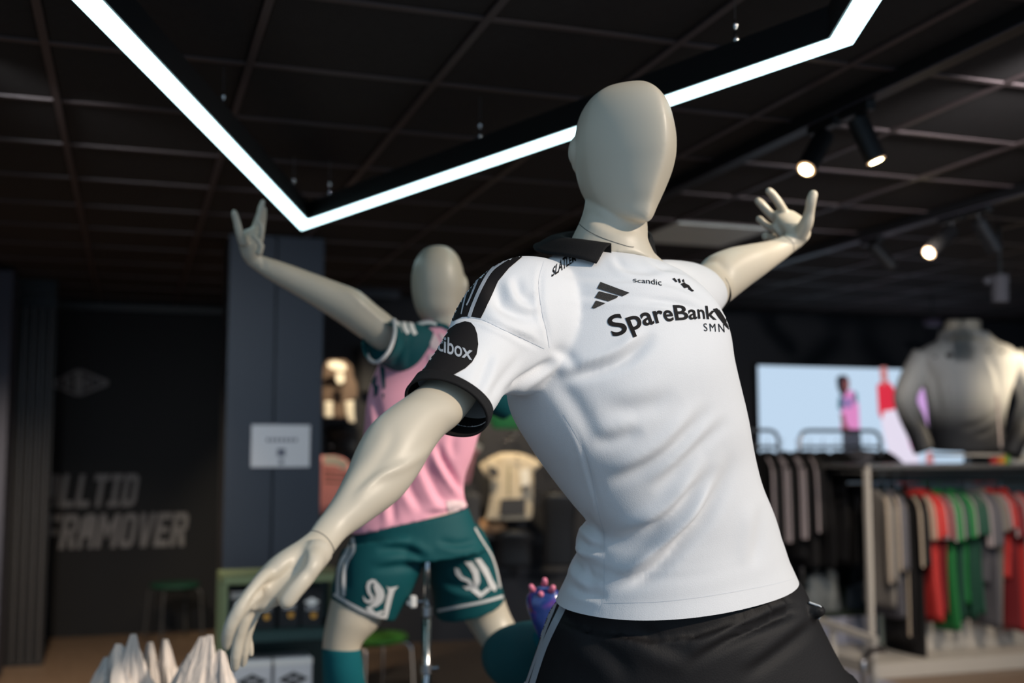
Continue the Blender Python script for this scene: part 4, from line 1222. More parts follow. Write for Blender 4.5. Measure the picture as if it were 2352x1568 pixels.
# head: egg with a keel down the face
HP = R_(27)
def headring(z, n=72):
    """outline in the head's own frame: back round, front drawn to a soft keel"""
    pts = []
    for k in range(n):
        th = 2 * math.pi * k / n
        s, c = math.sin(th), math.cos(th)
        if c >= 0:     # front
            e = 1.32
            a = math.copysign(abs(s) ** (2 / e), s) * .80; b = abs(c) ** (2 / e) * 1.10
            # keep the cheeks full
            a = .8 * a + .2 * s * .80; b = .8 * b + .2 * c * 1.10
        else:
            a = s * .80; b = c * 1.05
        pts.append((a, b))
    x = [(p[0] * math.cos(HP) + p[1] * math.sin(HP), p[0] * math.sin(HP) - p[1] * math.cos(HP)) for p in pts]
    xs = [p[0] for p in x]; m, h = (max(xs) + min(xs)) / 2, (max(xs) - min(xs)) / 2
    return [((p[0] - m) / h, p[1] / h) for p in x]
HS = [(1428, 196, 1446, 196, 2.16, 1), (1400, 200, 1475, 200, 2.158, 1), (1375, 211, 1497, 211, 2.155, 1), (1352, 230, 1517, 229, 2.15, 1), (1334, 258, 1534, 256, 2.148, 1), (1324, 292, 1544, 290, 2.146, 1), (1320, 330, 1550, 328, 2.145, 1), (1321, 368, 1549, 366, 2.143, 1), (1327, 402, 1541, 400, 2.14, 1), (1336, 432, 1529, 431, 2.135, 1), (1350, 458, 1517, 458, 2.128, 1), (1368, 478, 1507, 480, 2.118, .96), (1398, 494, 1500, 497, 2.10, .9), (1430, 503, 1493, 506, 2.085, .85), (1458, 507, 1484, 509, 2.075, .8)]
loft(body, HS, per=5, shape=headring(0), level=True)
ball(body, P(1325, 348, 2.165), (.016, .022, .030), 14)
ball(body, P(1328, 372, 2.165), (.012, .016, .022), 14)
# right hand
loft(body, [(706, 1226, 768, 1268, 1.54, .9), (680, 1246, 748, 1292, 1.515, .95), (650, 1264, 728, 1322, 1.495, 1.0), (618, 1286, 700, 1352, 1.475, 1.0), (590, 1316, 664, 1378, 1.46, .95), (566, 1350, 628, 1396, 1.45, .85), (552, 1374, 606, 1408, 1.445, .7)], shape=oval)
finger(body, [(650, 1325, 1.48, 22), (612, 1352, 1.455, 20), (580, 1392, 1.44, 15)])
finger(body, [(640, 1310, 1.465, 18), (612, 1330, 1.445, 24), (584, 1360, 1.42, 22), (557, 1392, 1.405, 19), (538, 1420, 1.40, 17), (527, 1444, 1.40, 16), (521, 1466, 1.405, 14.5), (519, 1484, 1.41, 11)])
finger(body, [(600, 1350, 1.46, 20), (578, 1395, 1.45, 17), (560, 1432, 1.445, 15.5), (548, 1470, 1.445, 15), (542, 1505, 1.445, 14), (540, 1532, 1.45, 11)])
finger(body, [(616, 1352, 1.49, 16), (592, 1398, 1.485, 13), (576, 1432, 1.48, 12.5), (566, 1468, 1.48, 12), (561, 1500, 1.48, 11.5), (558, 1526, 1.485, 9)])
finger(body, [(640, 1350, 1.52, 15), (606, 1386, 1.52, 12), (586, 1412, 1.52, 11), (574, 1440, 1.52, 11), (569, 1463, 1.52, 11), (573, 1486, 1.52, 10.5), (576, 1502, 1.52, 8)])
finger(body, [(735, 1262, 1.50, 34), (712, 1296, 1.47, 31), (695, 1325, 1.45, 27), (676, 1352, 1.44, 24), (659, 1378, 1.435, 21)])
loft(body, [(704, 1262, 752, 1276, 1.49, 1), (690, 1290, 742, 1302, 1.46, 1), (676, 1316, 722, 1332, 1.45, .9), (662, 1338, 704, 1352, 1.445, .8)], shape=oval)
# left hand, palm towards us
loft(body, [(1808, 548, 1852, 556, 2.64, .8), (1800, 530, 1862, 540, 2.65, .6), (1786, 512, 1858, 520, 2.66, .45), (1778, 496, 1842, 500, 2.68, .4), (1780, 484, 1824, 486, 2.69, .35)], shape=oval)
loft(body, [(1770, 520, 1800, 560, 2.67, .4), (1780, 505, 1830, 552, 2.67, .45)], shape=oval)
finger(body, [(1836, 540, 2.64, 17), (1852, 512, 2.62, 16), (1859, 488, 2.61, 12), (1863, 462, 2.60, 12), (1868, 447, 2.60, 11)])
finger(body, [(1812, 510, 2.68, 14), (1802, 488, 2.68, 10.5), (1789, 466, 2.67, 10), (1775, 447, 2.665, 9.5), (1767, 439, 2.66, 9)])
finger(body, [(1796, 518, 2.70, 12), (1780, 502, 2.70, 10.5), (1764, 486, 2.70, 10), (1749, 469, 2.70, 10), (1742, 462, 2.70, 9)])
finger(body, [(1788, 534, 2.71, 11), (1772, 524, 2.715, 9), (1758, 515, 2.72, 8.5), (1744, 503, 2.72, 8.5)])
finger(body, [(1784, 546, 2.70, 10), (1770, 545, 2.70, 8.5), (1758, 541, 2.70, 8), (1757, 546, 2.69, 7)])
# hips, legs and feet under the shorts (below the picture)
SHP = [(1310, 1352, 1810, 1335, 2.17, .72), (1286, 1366, 1836, 1350, 2.17, .72), (1266, 1382, 1862, 1374, 2.175, .72), (1248, 1420, 1882, 1420, 2.18, .72), (1228, 1480, 1912, 1480, 2.19, .70), (1206, 1545, 1946, 1545, 2.20, .68), (1185, 1610, 1982, 1605, 2.21, .62)]
LEGR = [(1190, 1570, 1560, 1580, 2.20, .62), (1176, 1650, 1500, 1670, 2.18, .70), (1172, 1760, 1440, 1780, 2.14, .80)]
LEGL = [(1560, 1590, 1975, 1570, 2.24, .62), (1660, 1680, 2010, 1650, 2.28, .70), (1760, 1790, 2050, 1750, 2.32, .80)]
def vfloor(d, z=PZ): return 1030 + (1.5 - z) * F / d * 1.0
loft(body, [(a + (c - a) * .1, b, c - (c - a) * .1, e, d, t * .9) for a, b, c, e, d, t in SHP], shape=tor)
vf = vfloor(2.16)
loft(body, [(1240, 1560, 1520, 1580, 2.19, .8), (1205, 1700, 1420, 1720, 2.15, .9), (1225, 1860, 1392, 1870, 2.10, .95), (1240, 2020, 1382, 2025, 2.08, 1.0), (1236, 2150, 1378, 2155, 2.12, 1.0), (1252, 2340, 1345, 2342, 2.20, 1.0), (1256, 2455, 1334, 2455, 2.24, 1.0)], shape=oval)
loft(body, [(1620, 1560, 1930, 1560, 2.24, .8), (1730, 1700, 1970, 1690, 2.30, .9), (1830, 1860, 2010, 1850, 2.34, .95), (1880, 2000, 2030, 1995, 2.36, 1.0), (1880, 2120, 2025, 2115, 2.42, 1.0), (1890, 2280, 1980, 2280, 2.48, 1.0), (1892, 2350, 1968, 2350, 2.50, 1.0)], shape=oval)
for (fu, fd) in ((1295, 2.24), (1930, 2.50)):
    a = P(fu, 2000, fd)
    hd = cam_dir(.55, 0, .83); hd.z = 0; hd.normalize()
    body.tube([Vector((a.x, a.y, PZ + .045)) - hd * .06, Vector((a.x, a.y, PZ + .05)) - hd * .02, Vector((a.x, a.y, PZ + .045)) + hd * .05, Vector((a.x, a.y, PZ + .034)) + hd * .12, Vector((a.x, a.y, PZ + .026)) + hd * .17], [.034, .043, .042, .034, .022], 16)
    body.tube([Vector((a.x, a.y, PZ + .04)), Vector((a.x, a.y, PZ + .16))], .035, 16)
bme = fuse(body, 0.0034, 3)
folds(bme, [
 ([(1340, 470), (1372, 500), (1420, 522), (1478, 520)], 12, .004, .3),
 ([(1000, 1012), (960, 1050), (900, 1085), (850, 1100)], 12, -.0030, .0),
 ([(905, 965), (900, 1010), (870, 1060), (820, 1120), (780, 1180)], 14, .0022, .5),
 ([(935, 1062), (890, 1082), (850, 1110), (808, 1150)], 10, -.0028, .2),
 ([(712, 1268), (690, 1284), (662, 1310), (625, 1345), (590, 1385), (560, 1430)], 17, .012, .0),
 ([(1640, 600), (1668, 625), (1672, 655)], 10, .004, .4)])
bb = bvh_of([bme])
link('body', bme, M['skin'], man)
press(strip_bm([(1330, 514), (1350, 530), (1385, 547), (1440, 565), (1456, 567)], 1.6), bb, 10, .0006, 'neck_joint', mat('joint_line', (.10, .095, .085), .6), man)
press(strip_bm([(713, 1218), (730, 1221), (748, 1232), (762, 1250), (768, 1266)], 1.8), bb, 10, .0006, 'wrist_joint', mat('joint_line', (.16, .15, .13), .6), man)
press(strip_bm([(1800, 541), (1812, 548), (1822, 560), (1823, 576)], 1.4), bb, 10, .0006, 'wrist_joint', mat('joint_line', (.22, .20, .17), .6), man)

# jersey
sh = MB()
shp = outline(64, PSI, .76, 2.25)
loft(sh, [(1250, 1440, 1872, 1420, 2.17, .82)] + TS, per=6, shape=shp, win=9)
loft(sh, SL + [(925, 912, 1108, 990, 1.73, .61)], per=6, shape=outline(48))
loft(sh, SR, per=6, shape=outline(40))
sme = fuse(sh, 0.0042, 5)
W1, W2 = .55, .35
folds(sme, [(p_, w_, a_ * .88, r_) for p_, w_, a_, r_ in [
 # big diagonal pulls over the belly
 ([(1640, 925), (1590, 985), (1530, 1045), (1450, 1090), (1392, 1110)], 17, .010, .7),
 ([(1680, 955), (1615, 1020), (1555, 1082), (1493, 1130)], 15, .008, .7),
 ([(1650, 1060), (1600, 1125), (1548, 1184), (1485, 1222), (1392, 1254)], 17, .018, .8),
 ([(1692, 1035), (1655, 1120), (1615, 1192), (1562, 1248), (1505, 1304), (1449, 1338), (1386, 1360)], 18, .022, .85),
 ([(1752, 1150), (1744, 1230), (1730, 1310)], 16, .004, .6),
 # waist crumple at the side
 ([(1330, 1172), (1352, 1205), (1392, 1240)], 11, .010, .7),
 ([(1318, 1232), (1350, 1256), (1392, 1260)], 9, .010, .8),
 ([(1308, 1272), (1335, 1312), (1375, 1345)], 10, .008, .6),
 ([(1340, 1290), (1360, 1320), (1388, 1330)], 8, .005, .5),
 ([(1300, 1340), (1345, 1362), (1400, 1372)], 9, .006, .5),
 # under the chest
 ([(1505, 762), (1468, 800), (1420, 832), (1340, 858), (1270, 875)], 15, .015, .55),
 ([(1560, 900), (1500, 930), (1440, 940), (1370, 935)], 24, .006, .4),
 ([(1480, 985), (1420, 1010), (1360, 1018)], 18, .006, .5),
 ([(1240, 840), (1300, 900), (1340, 960), (1380, 1050)], 22, .006, .4),
 # chest pulls
 ([(1268, 625), (1380, 640), (1500, 642), (1590, 668), (1640, 700)], 8, .0035, .7),
 ([(1262, 660), (1350, 680), (1460, 682), (1560, 700), (1620, 720)], 9, .003, .7),
 ([(1460, 700), (1520, 690), (1590, 706), (1650, 740)], 8, .003, .6),
 ([(1410, 575), (1430, 610), (1480, 622), (1540, 620)], 9, .005, .5),
 ([(1480, 585), (1520, 612), (1560, 622), (1600, 640)], 7, .005, .7),
 ([(1530, 606), (1570, 616), (1610, 650)], 6, .005, .7),
 # armhole
 ([(1248, 600), (1240, 640), (1243, 700), (1256, 760), (1264, 800)], 6, .005, .5),
 ([(1262, 800), (1300, 815), (1330, 850)], 14, .006, .5),
 ([(1150, 912), (1190, 880), (1245, 845), (1280, 820)], 9, .013, .5),
 # sleeve dents
 ([(1140, 630), (1152, 690), (1192, 716), (1256, 734)], 20, .015, .5),
 ([(1182, 628), (1200, 676), (1240, 694)], 13, .009, .6),
 ([(1128, 745), (1165, 760), (1215, 770), (1262, 802)], 8, -.003, .5),
 ([(1040, 742), (1062, 731), (1104, 733), (1150, 755), (1200, 778), (1250, 802)], 6, .007, .6),
 ([(1090, 905), (1105, 870), (1120, 830), (1128, 800)], 12, .005, .6),
 ([(1120, 930), (1140, 890), (1170, 850), (1205, 800)], 10, .004, .5),
 ([(1010, 850), (1060, 880), (1110, 900)], 12, .004, .5),
 ([(1295, 950), (1330, 1010), (1350, 1080), (1368, 1140), (1388, 1226)], 5, .0018, .8),
]])
ripple(sme, .0006, 14, 3, (1, 1, .5))
def cut(me, a, b, c, keep):
    n = (b - a).cross(c - a).normalized()
    if n.dot(keep - a) > 0: n = -n
    bm = bmesh.new(); bm.from_mesh(me)
    # only the piece close to this opening is cut
    bmesh.ops.bisect_plane(bm, geom=bm.verts[:] + bm.edges[:] + bm.faces[:], plane_co=a, plane_no=n)
    doomed = [f for f in bm.faces if n.dot(f.calc_center_median() - a) > 1e-5 and (f.calc_center_median() - (a + b + c) / 3).length < .5]
    return bm, doomed, n
bm = bmesh.new(); bm.from_mesh(sme)
for _ in range(2): bmesh.ops.smooth_vert(bm, verts=bm.verts, factor=.5, use_axis_x=True, use_axis_y=True, use_axis_z=True)
bm.to_mesh(sme); bm.free()
bm, doomed, n_ = cut(sme, P(1273, 1366, 2.16), P(1843, 1346, 2.16), P(1490, 1411, 2.02), P(1500, 900, 2.1))
bmesh.ops.delete(bm, geom=doomed, context='FACES')
bm.to_mesh(sme); bm.free()
ca, cb_ = P(942, 884, 1.765), P(1119, 966, 1.765)
cx_ = (cb_ - ca).normalized(); ct = (P(925 + 90, 905 + 45, 1.73) - P(1047, 897, 1.785)).normalized(); cy_ = ct.cross(cx_)
bm, doomed, n_ = cut(sme, ca, cb_, (ca + cb_) / 2 + cy_ * .05, P(1250, 740, 2.0))
doomed = [f for f in doomed if (f.calc_center_median() - (ca + cb_) / 2).length < .13]
bmesh.ops.delete(bm, geom=doomed, context='FACES'); bm.to_mesh(sme); bm.free()
sme.update()
jb = bvh_of([sme])
jersey = link('jersey', sme, M['white'], man)
def D(name, polys, m, **k): return decal(name, polys, jb, m, jersey, **k)
# seams, hem stitching
press(strip_bm([(1296, 950), (1325, 1000), (1347, 1045), (1360, 1095), (1367, 1139), (1378, 1190), (1387, 1226), (1388, 1290), (1387, 1366), (1382, 1404)], 2.0), jb, 8, .0006, 'side_seam', M['seam'], jersey)
press(strip_bm([(1250, 600), (1240, 632), (1238, 660), (1246, 720), (1256, 760), (1262, 798)], 2.0), jb, 8, .0006, 'armhole_seam', M['seam'], jersey)
press(strip_bm([(1388, 1384), (1500, 1382), (1600, 1372), (1700, 1356), (1790, 1338), (1832, 1325)], 1.6), jb, 8, .0006, 'hem_stitching', M['seam'], jersey)
press(strip_bm([(1044, 736), (1062, 729), (1104, 732), (1150, 753), (1200, 776), (1250, 800)], 2.4), jb, 8, .0008, 'sleeve_seam', M['seam'], jersey)
# shoulder stripes
blk = [(1178, 583), (1208, 583), (1222, 584), (1200, 590), (1169, 616), (1144, 646), (1127, 683), (1112, 716), (1104, 731), (1080, 727), (1062, 728), (1040, 738), (1030, 700), (1050, 640), (1090, 600), (1130, 575)]
D('shoulder_stripe', [blk], M['print'], step=5)
D('stripe_gap', ribbon([(1176, 589), (1153, 603), (1129, 622), (1108, 655), (1088, 700), (1078, 728)], 7, 8), M['silver'], step=4, off=.0020)
D('stripe_gap', ribbon([(1122, 611), (1102, 634), (1089, 664), (1078, 690), (1072, 702)], 5, 3), M['silver'], step=4, off=.0020)
D('stripe_gap', ribbon([(1088, 643), (1074, 668), (1066, 695), (1060, 722)], 5, 2.5), M['silver'], step=4, off=.0020)
# round sleeve patch
Z = lambda pts: [(900 + a / 2.613, 500 + b / 2.613) for a, b in pts]
patch = Z([(300, 720), (345, 668), (385, 640), (440, 622), (475, 630), (497, 655), (512, 700), (518, 760), (508, 820), (480, 868), (440, 905), (380, 938), (320, 953), (240, 947), (190, 928), (150, 905), (180, 850), (240, 790)])
D('sleeve_patch', [patch], M['print'], step=5, off=.0014)
lettering('sleeve_patch_lettering', 'tibox', [(0, 1004, 805, 33, -.10), (.10, 1013, 807, 36, -.02), (.22, 1023, 811, 38, .04), (.52, 1044, 817, 36, .06), (.78, 1063, 822, 34, .06), (1, 1084, 828, 32, .06)], jb, M['silver'], jersey, bold=.012, step=3.5, off=.0024)
# chest prints
D('chest_logo', [Z([(1252, 386), (1426, 450), (1384, 472), (1232, 424)]), Z([(1243, 441), (1358, 470), (1350, 482), (1300, 503), (1217, 480)]), Z([(1224, 498), (1282, 513), (1216, 545), (1199, 541)])], M['glitter'], step=5)
lettering('chest_lettering', 'SpareBank', [(0, 1408, 774, 44, -.38), (.117, 1450, 759, 44, -.42), (.233, 1482, 747, 41, -.38), (.346, 1510, 741, 40, -.30), (.422, 1528, 738, 38, -.24), (.535, 1551, 735, 34, -.20), (.66, 1583, 733, 32, -.14), (.774, 1605, 731, 31, -.12), (.89, 1624, 732, 30, -.12), (1, 1646, 734, 30, -.10)], jb, M['print'], jersey, bold=.018, step=4)
lettering('chest_lettering', 'SMN', [(0, 1617, 760, 18, -.1), (1, 1664, 763, 20, -.1)], jb, M['print'], jersey, bold=-.004, space=1.35, step=3.5)
D('chest_emblem', [Z([(1926, 548), (1950, 542), (1985, 580), (2020, 620), (2040, 660), (2060, 700), (2040, 690), (2000, 650), (1960, 600)])], M['print'], step=4)
D('chest_emblem_stroke', ribbon([(1652, 710), (1660, 722), (1668, 736), (1674, 750)], 3, 2), M['white'], step=4, off=.002)
lettering('collar_lettering', 'SLATLEM', [(0, 1266, 636, 21, .2), (.25, 1282, 626, 26, .1), (.5, 1297, 616, 26, .0), (.75, 1311, 606, 15, -.1), (1, 1323, 599, 13, -.2)], jb, M['print'], jersey, bold=.02, step=3.5)
lettering('collar_lettering', 'Scandic', [(0, 1454, 648, 7, -.1), (.5, 1487, 651, 12, -.1), (1, 1520, 656, 14, -.1)], jb, M['print'], jersey, step=3.5)
D('club_crest', [[(1544, 640), (1549, 638), (1556, 647), (1552, 648)], [(1556, 641), (1561, 640), (1564, 649), (1560, 650)], [(1563, 652), (1572, 648), (1580, 660), (1572, 662)], [(1574, 651), (1582, 655), (1588, 663), (1582, 664)], [(1584, 660), (1594, 668), (1590, 670), (1580, 664)], [(1566, 643), (1570, 641), (1572, 647), (1568, 648)]], M['print'], step=4)
# cuffs
cuf = MB()
loft(cuf, [(958, 864, 1128, 950, 1.775, .63), (948, 878, 1125, 962, 1.765, .63), (940, 889, 1120, 971, 1.752, .63), (935, 895, 1115, 976, 1.742, .63)], per=3, shape=outline(64), shrink=1.012, cap=False)
cme = cuf.mesh('sleeve_cuff')
c1 = link('sleeve_cuff', cme, M['blackcloth'], jersey)
sm = c1.modifiers.new('t', 'SOLIDIFY'); sm.thickness = .004; sm.offset = -.2
press(strip_bm([(945, 872), (958, 868), (1015, 887), (1070, 918), (1130, 948)], 2.5), bvh_of([cme]), 8, .0015, 'cuff_piping', M['white'], jersey) if False else None
cuf = MB()
loft(cuf, [(1606, 624, 1655, 712, 2.405, .86), (1618, 636, 1661, 706, 2.43, .88)], per=3, shape=outline(40), shrink=1.03, cap=False)
c2 = link('sleeve_cuff', cuf.mesh('sleeve_cuff'), M['blackcloth'], jersey)
sm = c2.modifiers.new('t', 'SOLIDIFY'); sm.thickness = .004; sm.offset = -.2
# polo collar: a turned-down band round the neck
inner = [(1404, 560, 2.055), (1378, 556, 2.06), (1340, 551, 2.08), (1306, 547, 2.12), (1292, 543, 2.17), (1300, 538, 2.23), (1345, 532, 2.27), (1410, 530, 2.28), (1460, 530, 2.265), (1486, 534, 2.23), (1492, 545, 2.18), (1482, 560, 2.13), (1463, 572, 2.095)]
outer = [(1370, 604, 2.005), (1338, 594, 2.01), (1292, 586, 2.035), (1252, 582, 2.08), (1228, 573, 2.14), (1232, 560, 2.22), (1290, 548, 2.32), (1400, 544, 2.34), (1480, 545, 2.33), (1500, 552, 2.28), (1503, 570, 2.22), (1508, 590, 2.17), (1506, 602, 2.14)]
ki, ko = catmull(inner, 5), catmull(outer, 5)
mb = MB(); rows = 7
for a, b in zip(ki, ko):
    A, B = P(*a), P(*b)
    low = A + Vector((0, 0, -.035))
    mb.v.append(tuple(low))
    for r in range(rows + 1):
        f = r / rows
        q = A.lerp(B, f); q.z += .007 * math.sin(math.pi * min(1, f * 1.15)) * (1 - f * .4)
        mb.v.append(tuple(q))
W_ = rows + 2
for i in range(len(ki) - 1):
    for r in range(W_ - 1):
        mb.f.append((i * W_ + r, i * W_ + r + 1, (i + 1) * W_ + r + 1, (i + 1) * W_ + r))
cl = link('collar', mb.mesh('collar'), M['blackcloth'], jersey)
sm = cl.modifiers.new('t', 'SOLIDIFY'); sm.thickness = .0035; sm.offset = 0
# shorts
so = MB()
loft(so, SHP, shape=shp)
loft(so, LEGR, shape=outline(44)); loft(so, LEGL, shape=outline(44))
ball(so, P(1873, 1402, 2.17), (.020, .022, .014), 14)
some = fuse(so, .006, 5)
folds(some, [
 ([(1860, 1400), (1800, 1412), (1740, 1440), (1660, 1480), (1560, 1540)], 14, .012, .8),
 ([(1880, 1420), (1840, 1460), (1760, 1520), (1700, 1560)], 16, .007, .6),
 ([(1760, 1372), (1770, 1400), (1775, 1425)], 6, .004, .8), ([(1795, 1365), (1808, 1390), (1815, 1412)], 6, .004, .8), ([(1730, 1380), (1738, 1405)], 6, .004, .8), ([(1695, 1390), (1705, 1420)], 7, .003, .8),
 ([(1450, 1430), (1520, 1480), (1600, 1500)], 20, .006, .5), ([(1320, 1450), (1400, 1500), (1460, 1568)], 22, .006, .5)])
sb = bvh_of([some])
shorts = link('shorts', some, M['shortscloth'], man)
press(strip_bm([(1283, 1362), (1270, 1395), (1252, 1440), (1238, 1480), (1224, 1520), (1206, 1572)], 12, 12), sb, 6, .0012, 'side_stripe', M['silver'], shorts)
press(strip_bm([(1305, 1366), (1290, 1400), (1270, 1440), (1252, 1480), (1238, 1520), (1222, 1572)], 17, 13), sb, 6, .0012, 'side_stripe', M['silver'], shorts)
pip = [P(1858, 1383, 2.165), P(1872, 1388, 2.163), P(1884, 1393, 2.16), P(1889, 1404, 2.16), P(1886, 1412, 2.165), P(1880, 1420, 2.17)]
MB().tube(catm(pip, 4), .0022, 8).build('piping', M['trimwhite'], shorts, smooth=True)

# ================================================================== mannequin seen from behind, pink and teal
bk = thing('mannequin', 'smaller mannequin seen from behind in a pink jersey with teal sleeves and shorts', 'mannequin', (P(985, 1568, 3.35).x, P(985, 1568, 3.35).y, PZ))
T2 = [(806, 1226, 1076, 1166, 3.38, .62), (812, 1180, 1066, 1140, 3.38, .60), (822, 1110, 1068, 1095, 3.38, .60), (834, 1030, 1088, 1040, 3.38, .60), (840, 950, 1110, 960, 3.38, .60), (852, 880, 1128, 890, 3.38, .55), (885, 810, 1128, 830, 3.38, .48), (925, 770, 1108, 785, 3.40, .42), (950, 750, 1085, 762, 3.41, .42), (968, 741, 1066, 748, 3.42, .6)]
S2 = [(1000, 760, 985, 860, 3.40, .7), (965, 744, 935, 862, 3.36, .7), (935, 740, 905, 852, 3.32, .75), (912, 738, 872, 836, 3.28, .8), (904, 737, 858, 830, 3.26, .85)]
S3 = [(1080, 780, 1060, 870, 3.45, .7), (1120, 820, 1080, 900, 3.50, .7), (1165, 880, 1110, 940, 3.54, .8), (1190, 920, 1150, 962, 3.58, .8)]
A2 = [(985, 785, 970, 845, 3.38, .6), (925, 752, 895, 818, 3.31, .8), (895, 724, 862, 800, 3.26, .88), (862, 698, 822, 772, 3.23, .9), (825, 668, 780, 742, 3.20, .9), (770, 646, 728, 708, 3.17, .88), (706, 622, 672, 674, 3.14, .86), (650, 602, 620, 644, 3.11, .85), (612, 590, 588, 622, 3.09, .85), (592, 583, 566, 606, 3.08, .9)]
b2 = MB()
loft(b2, [(a + (c - a) * .16, b, c - (c - a) * .16, e, d, t * .8) for a, b, c, e, d, t in T2[:7]], shape=oval)
loft(b2, [(975, 790, 1065, 795, 3.42, .5), (968, 775, 1070, 780, 3.42, .6), (974, 752, 1060, 756, 3.43, .8), (980, 735, 1057, 738, 3.43, .9), (985, 700, 1055, 700, 3.43, 1)], shape=oval)
loft(b2, A2, shape=oval)
H2 = [(1000, 565, 1016, 565, 3.44, 1), (982, 570, 1032, 570, 3.44, 1), (966, 582, 1047, 582, 3.44, 1), (954, 602, 1058, 602, 3.44, 1), (946, 630, 1065, 630, 3.44, 1), (945, 660, 1066, 660, 3.44, 1), (949, 690, 1060, 690, 3.44, 1), (957, 715, 1056, 715, 3.44, 1), (969, 735, 1056, 738, 3.45, .95), (985, 750, 1056, 755, 3.46, .9)]
loft(b2, H2, per=5, shape=outline(48, 0, 1.1, 2.15), level=True)
ball(b2, P(1065, 656, 3.44), (.012, .026, .030), 14)
ball(b2, P(1063, 672, 3.44), (.010, .018, .026), 14)
# raised hand
loft(b2, [(596, 585, 566, 604, 3.08, .8), (598, 575, 556, 590, 3.07, .75), (600, 562, 550, 572, 3.06, .6), (602, 546, 546, 552, 3.06, .5), (600, 532, 548, 536, 3.06, .45), (590, 522, 570, 524, 3.06, .5)], shape=oval)
finger(b2, [(560, 560, 3.04, 13), (550, 535, 3.02, 10.5), (544, 510, 3.01, 9.5), (538, 489, 3.00, 8.5)])
finger(b2, [(582, 538, 3.08, 12), (588, 518, 3.08, 10), (595, 495, 3.08, 8.5), (600, 475, 3.08, 8), (604, 463, 3.08, 6.5)])
finger(b2, [(594, 560, 3.02, 9), (600, 540, 3.015, 8), (600, 522, 3.01, 7), (594, 508, 3.01, 6)])
finger(b2, [(592, 586, 3.0, 9), (600, 566, 2.995, 8), (592, 552, 2.99, 6.5), (580, 542, 2.99, 5.5)])
finger(b2, [(598, 540, 3.09, 9), (604, 515, 3.10, 7.5), (607, 490, 3.10, 7), (608, 478, 3.10, 6)])
# hips and thighs
SH2 = [(815, 1215, 1076, 1165, 3.39, .60), (800, 1250, 1100, 1225, 3.39, .62), (782, 1290, 1120, 1262, 3.39, .60)]
LL2 = [(786, 1265, 1000, 1250, 3.36, .8), (770, 1315, 975, 1295, 3.34, .82), (762, 1352, 945, 1360, 3.33, .85), (760, 1376, 905, 1428, 3.32, .85)]
LR2 = [(955, 1235, 1112, 1225, 3.42, .8), (972, 1290, 1132, 1272, 3.46, .8), (990, 1350, 1148, 1330, 3.48, .8), (998, 1412, 1160, 1376, 3.50, .78)]
loft(b2, [(a + 14, b, c - 14, e, d, t * .9) for a, b, c, e, d, t in SH2], shape=oval)
loft(b2, [(800, 1270, 970, 1270, 3.36, .85), (768, 1350, 905, 1380, 3.33, .9), (750, 1420, 868, 1440, 3.31, .95), (741, 1475, 830, 1482, 3.30, .95), (742, 1530, 830, 1535, 3.31, .95), (748, 1640, 838, 1640, 3.36, .95), (765, 1780, 820, 1780, 3.42, 1), (768, 1960, 812, 1960, 3.45, 1)], shape=oval)
loft(b2, [(985, 1260, 1110, 1250, 3.43, .85), (1030, 1360, 1150, 1350, 3.50, .85), (1068, 1425, 1172, 1410, 3.52, .85), (1110, 1490, 1200, 1460, 3.50, .9), (1150, 1545, 1225, 1500, 3.44, .9), (1175, 1560, 1245, 1490, 3.34, .9)], shape=oval)
b2me = fuse(b2, .0055, 4)
folds(b2me, [([(905, 755), (870, 730), (835, 700), (800, 670), (770, 660)], 8, -.004, .2), ([(600, 590), (606, 606), (602, 618)], 5, .003, .3)])
link('body', b2me, M['skin_far'], bk)
# jersey: pink body, teal sleeves
j2 = MB(); loft(j2, T2, shape=outline(48, R_(20), .7, 2.2))
j2m = fuse(j2, .007, 4)
folds(j2m, [([(1000, 1010), (1020, 1060), (1050, 1110), (1074, 1140)], 9, .016, .8), ([(965, 1040), (985, 1090), (1010, 1140), (1040, 1165)], 11, .009, .7), ([(930, 1060), (940, 1120), (975, 1180)], 11, .008, .7), ([(880, 1100), (900, 1160), (905, 1215)], 10, .007, .7), ([(1072, 1165), (1020, 1178), (970, 1185)], 8, .008, .7), ([(850, 880), (870, 960), (880, 1010)], 10, .006, .6), ([(1060, 960), (1040, 1010), (1045, 1060)], 10, .006, .5)])
pb = bvh_of([j2m])
pj = link('jersey', j2m, M['pink'], bk)
sl2 = MB(); loft(sl2, S2, shape=outline(36)); s2m = fuse(sl2, .007, 3)
folds(s2m, [([(930, 745), (915, 800), (905, 850)], 8, .006, .6), ([(960, 760), (945, 810), (935, 850)], 8, .005, .6)])
s2b = bvh_of([s2m])
ts = link('sleeve', s2m, M['teal'], bk)
sl3 = MB(); loft(sl3, S3, shape=outline(32)); s3m = fuse(sl3, .008, 2); ts2 = link('sleeve', s3m, M['teal'], bk)
rim = MB(); ks = catmull([(906, 735, 3.22), (906, 770, 3.18), (892, 808, 3.16), (868, 831, 3.17), (850, 826, 3.2), (843, 808, 3.26), (846, 780, 3.32), (870, 750, 3.34), (906, 735, 3.22)], 6)
rim.tube([P(*k) for k in ks], .0055, 10); rim.build('sleeve_piping', M['trimwhite'], ts, smooth=True)
inn = MB(); loft(inn, [(905, 740, 868, 832, 3.24, .9), (895, 745, 848, 826, 3.20, .9)], shape=outline(32), cap=False)
so2 = link('sleeve_opening', inn.mesh('sleeve_opening'), M['teal'], ts)
for k in range(3):
    a = 912 + 16 * k
    decal('sleeve_stripe', ribbon([(a, 738 + k), (a + 3, 752 + k), (a + 10, 764 + k * 2)], 11, 9), s2b, M['whiteprint'], ts, step=5, off=.002)
decal('shoulder_panel', [[(950, 740), (985, 735), (1020, 742), (1060, 765), (1052, 772), (1015, 752), (975, 752), (950, 762)]], pb, M['teal'], pj, step=6, off=.003)
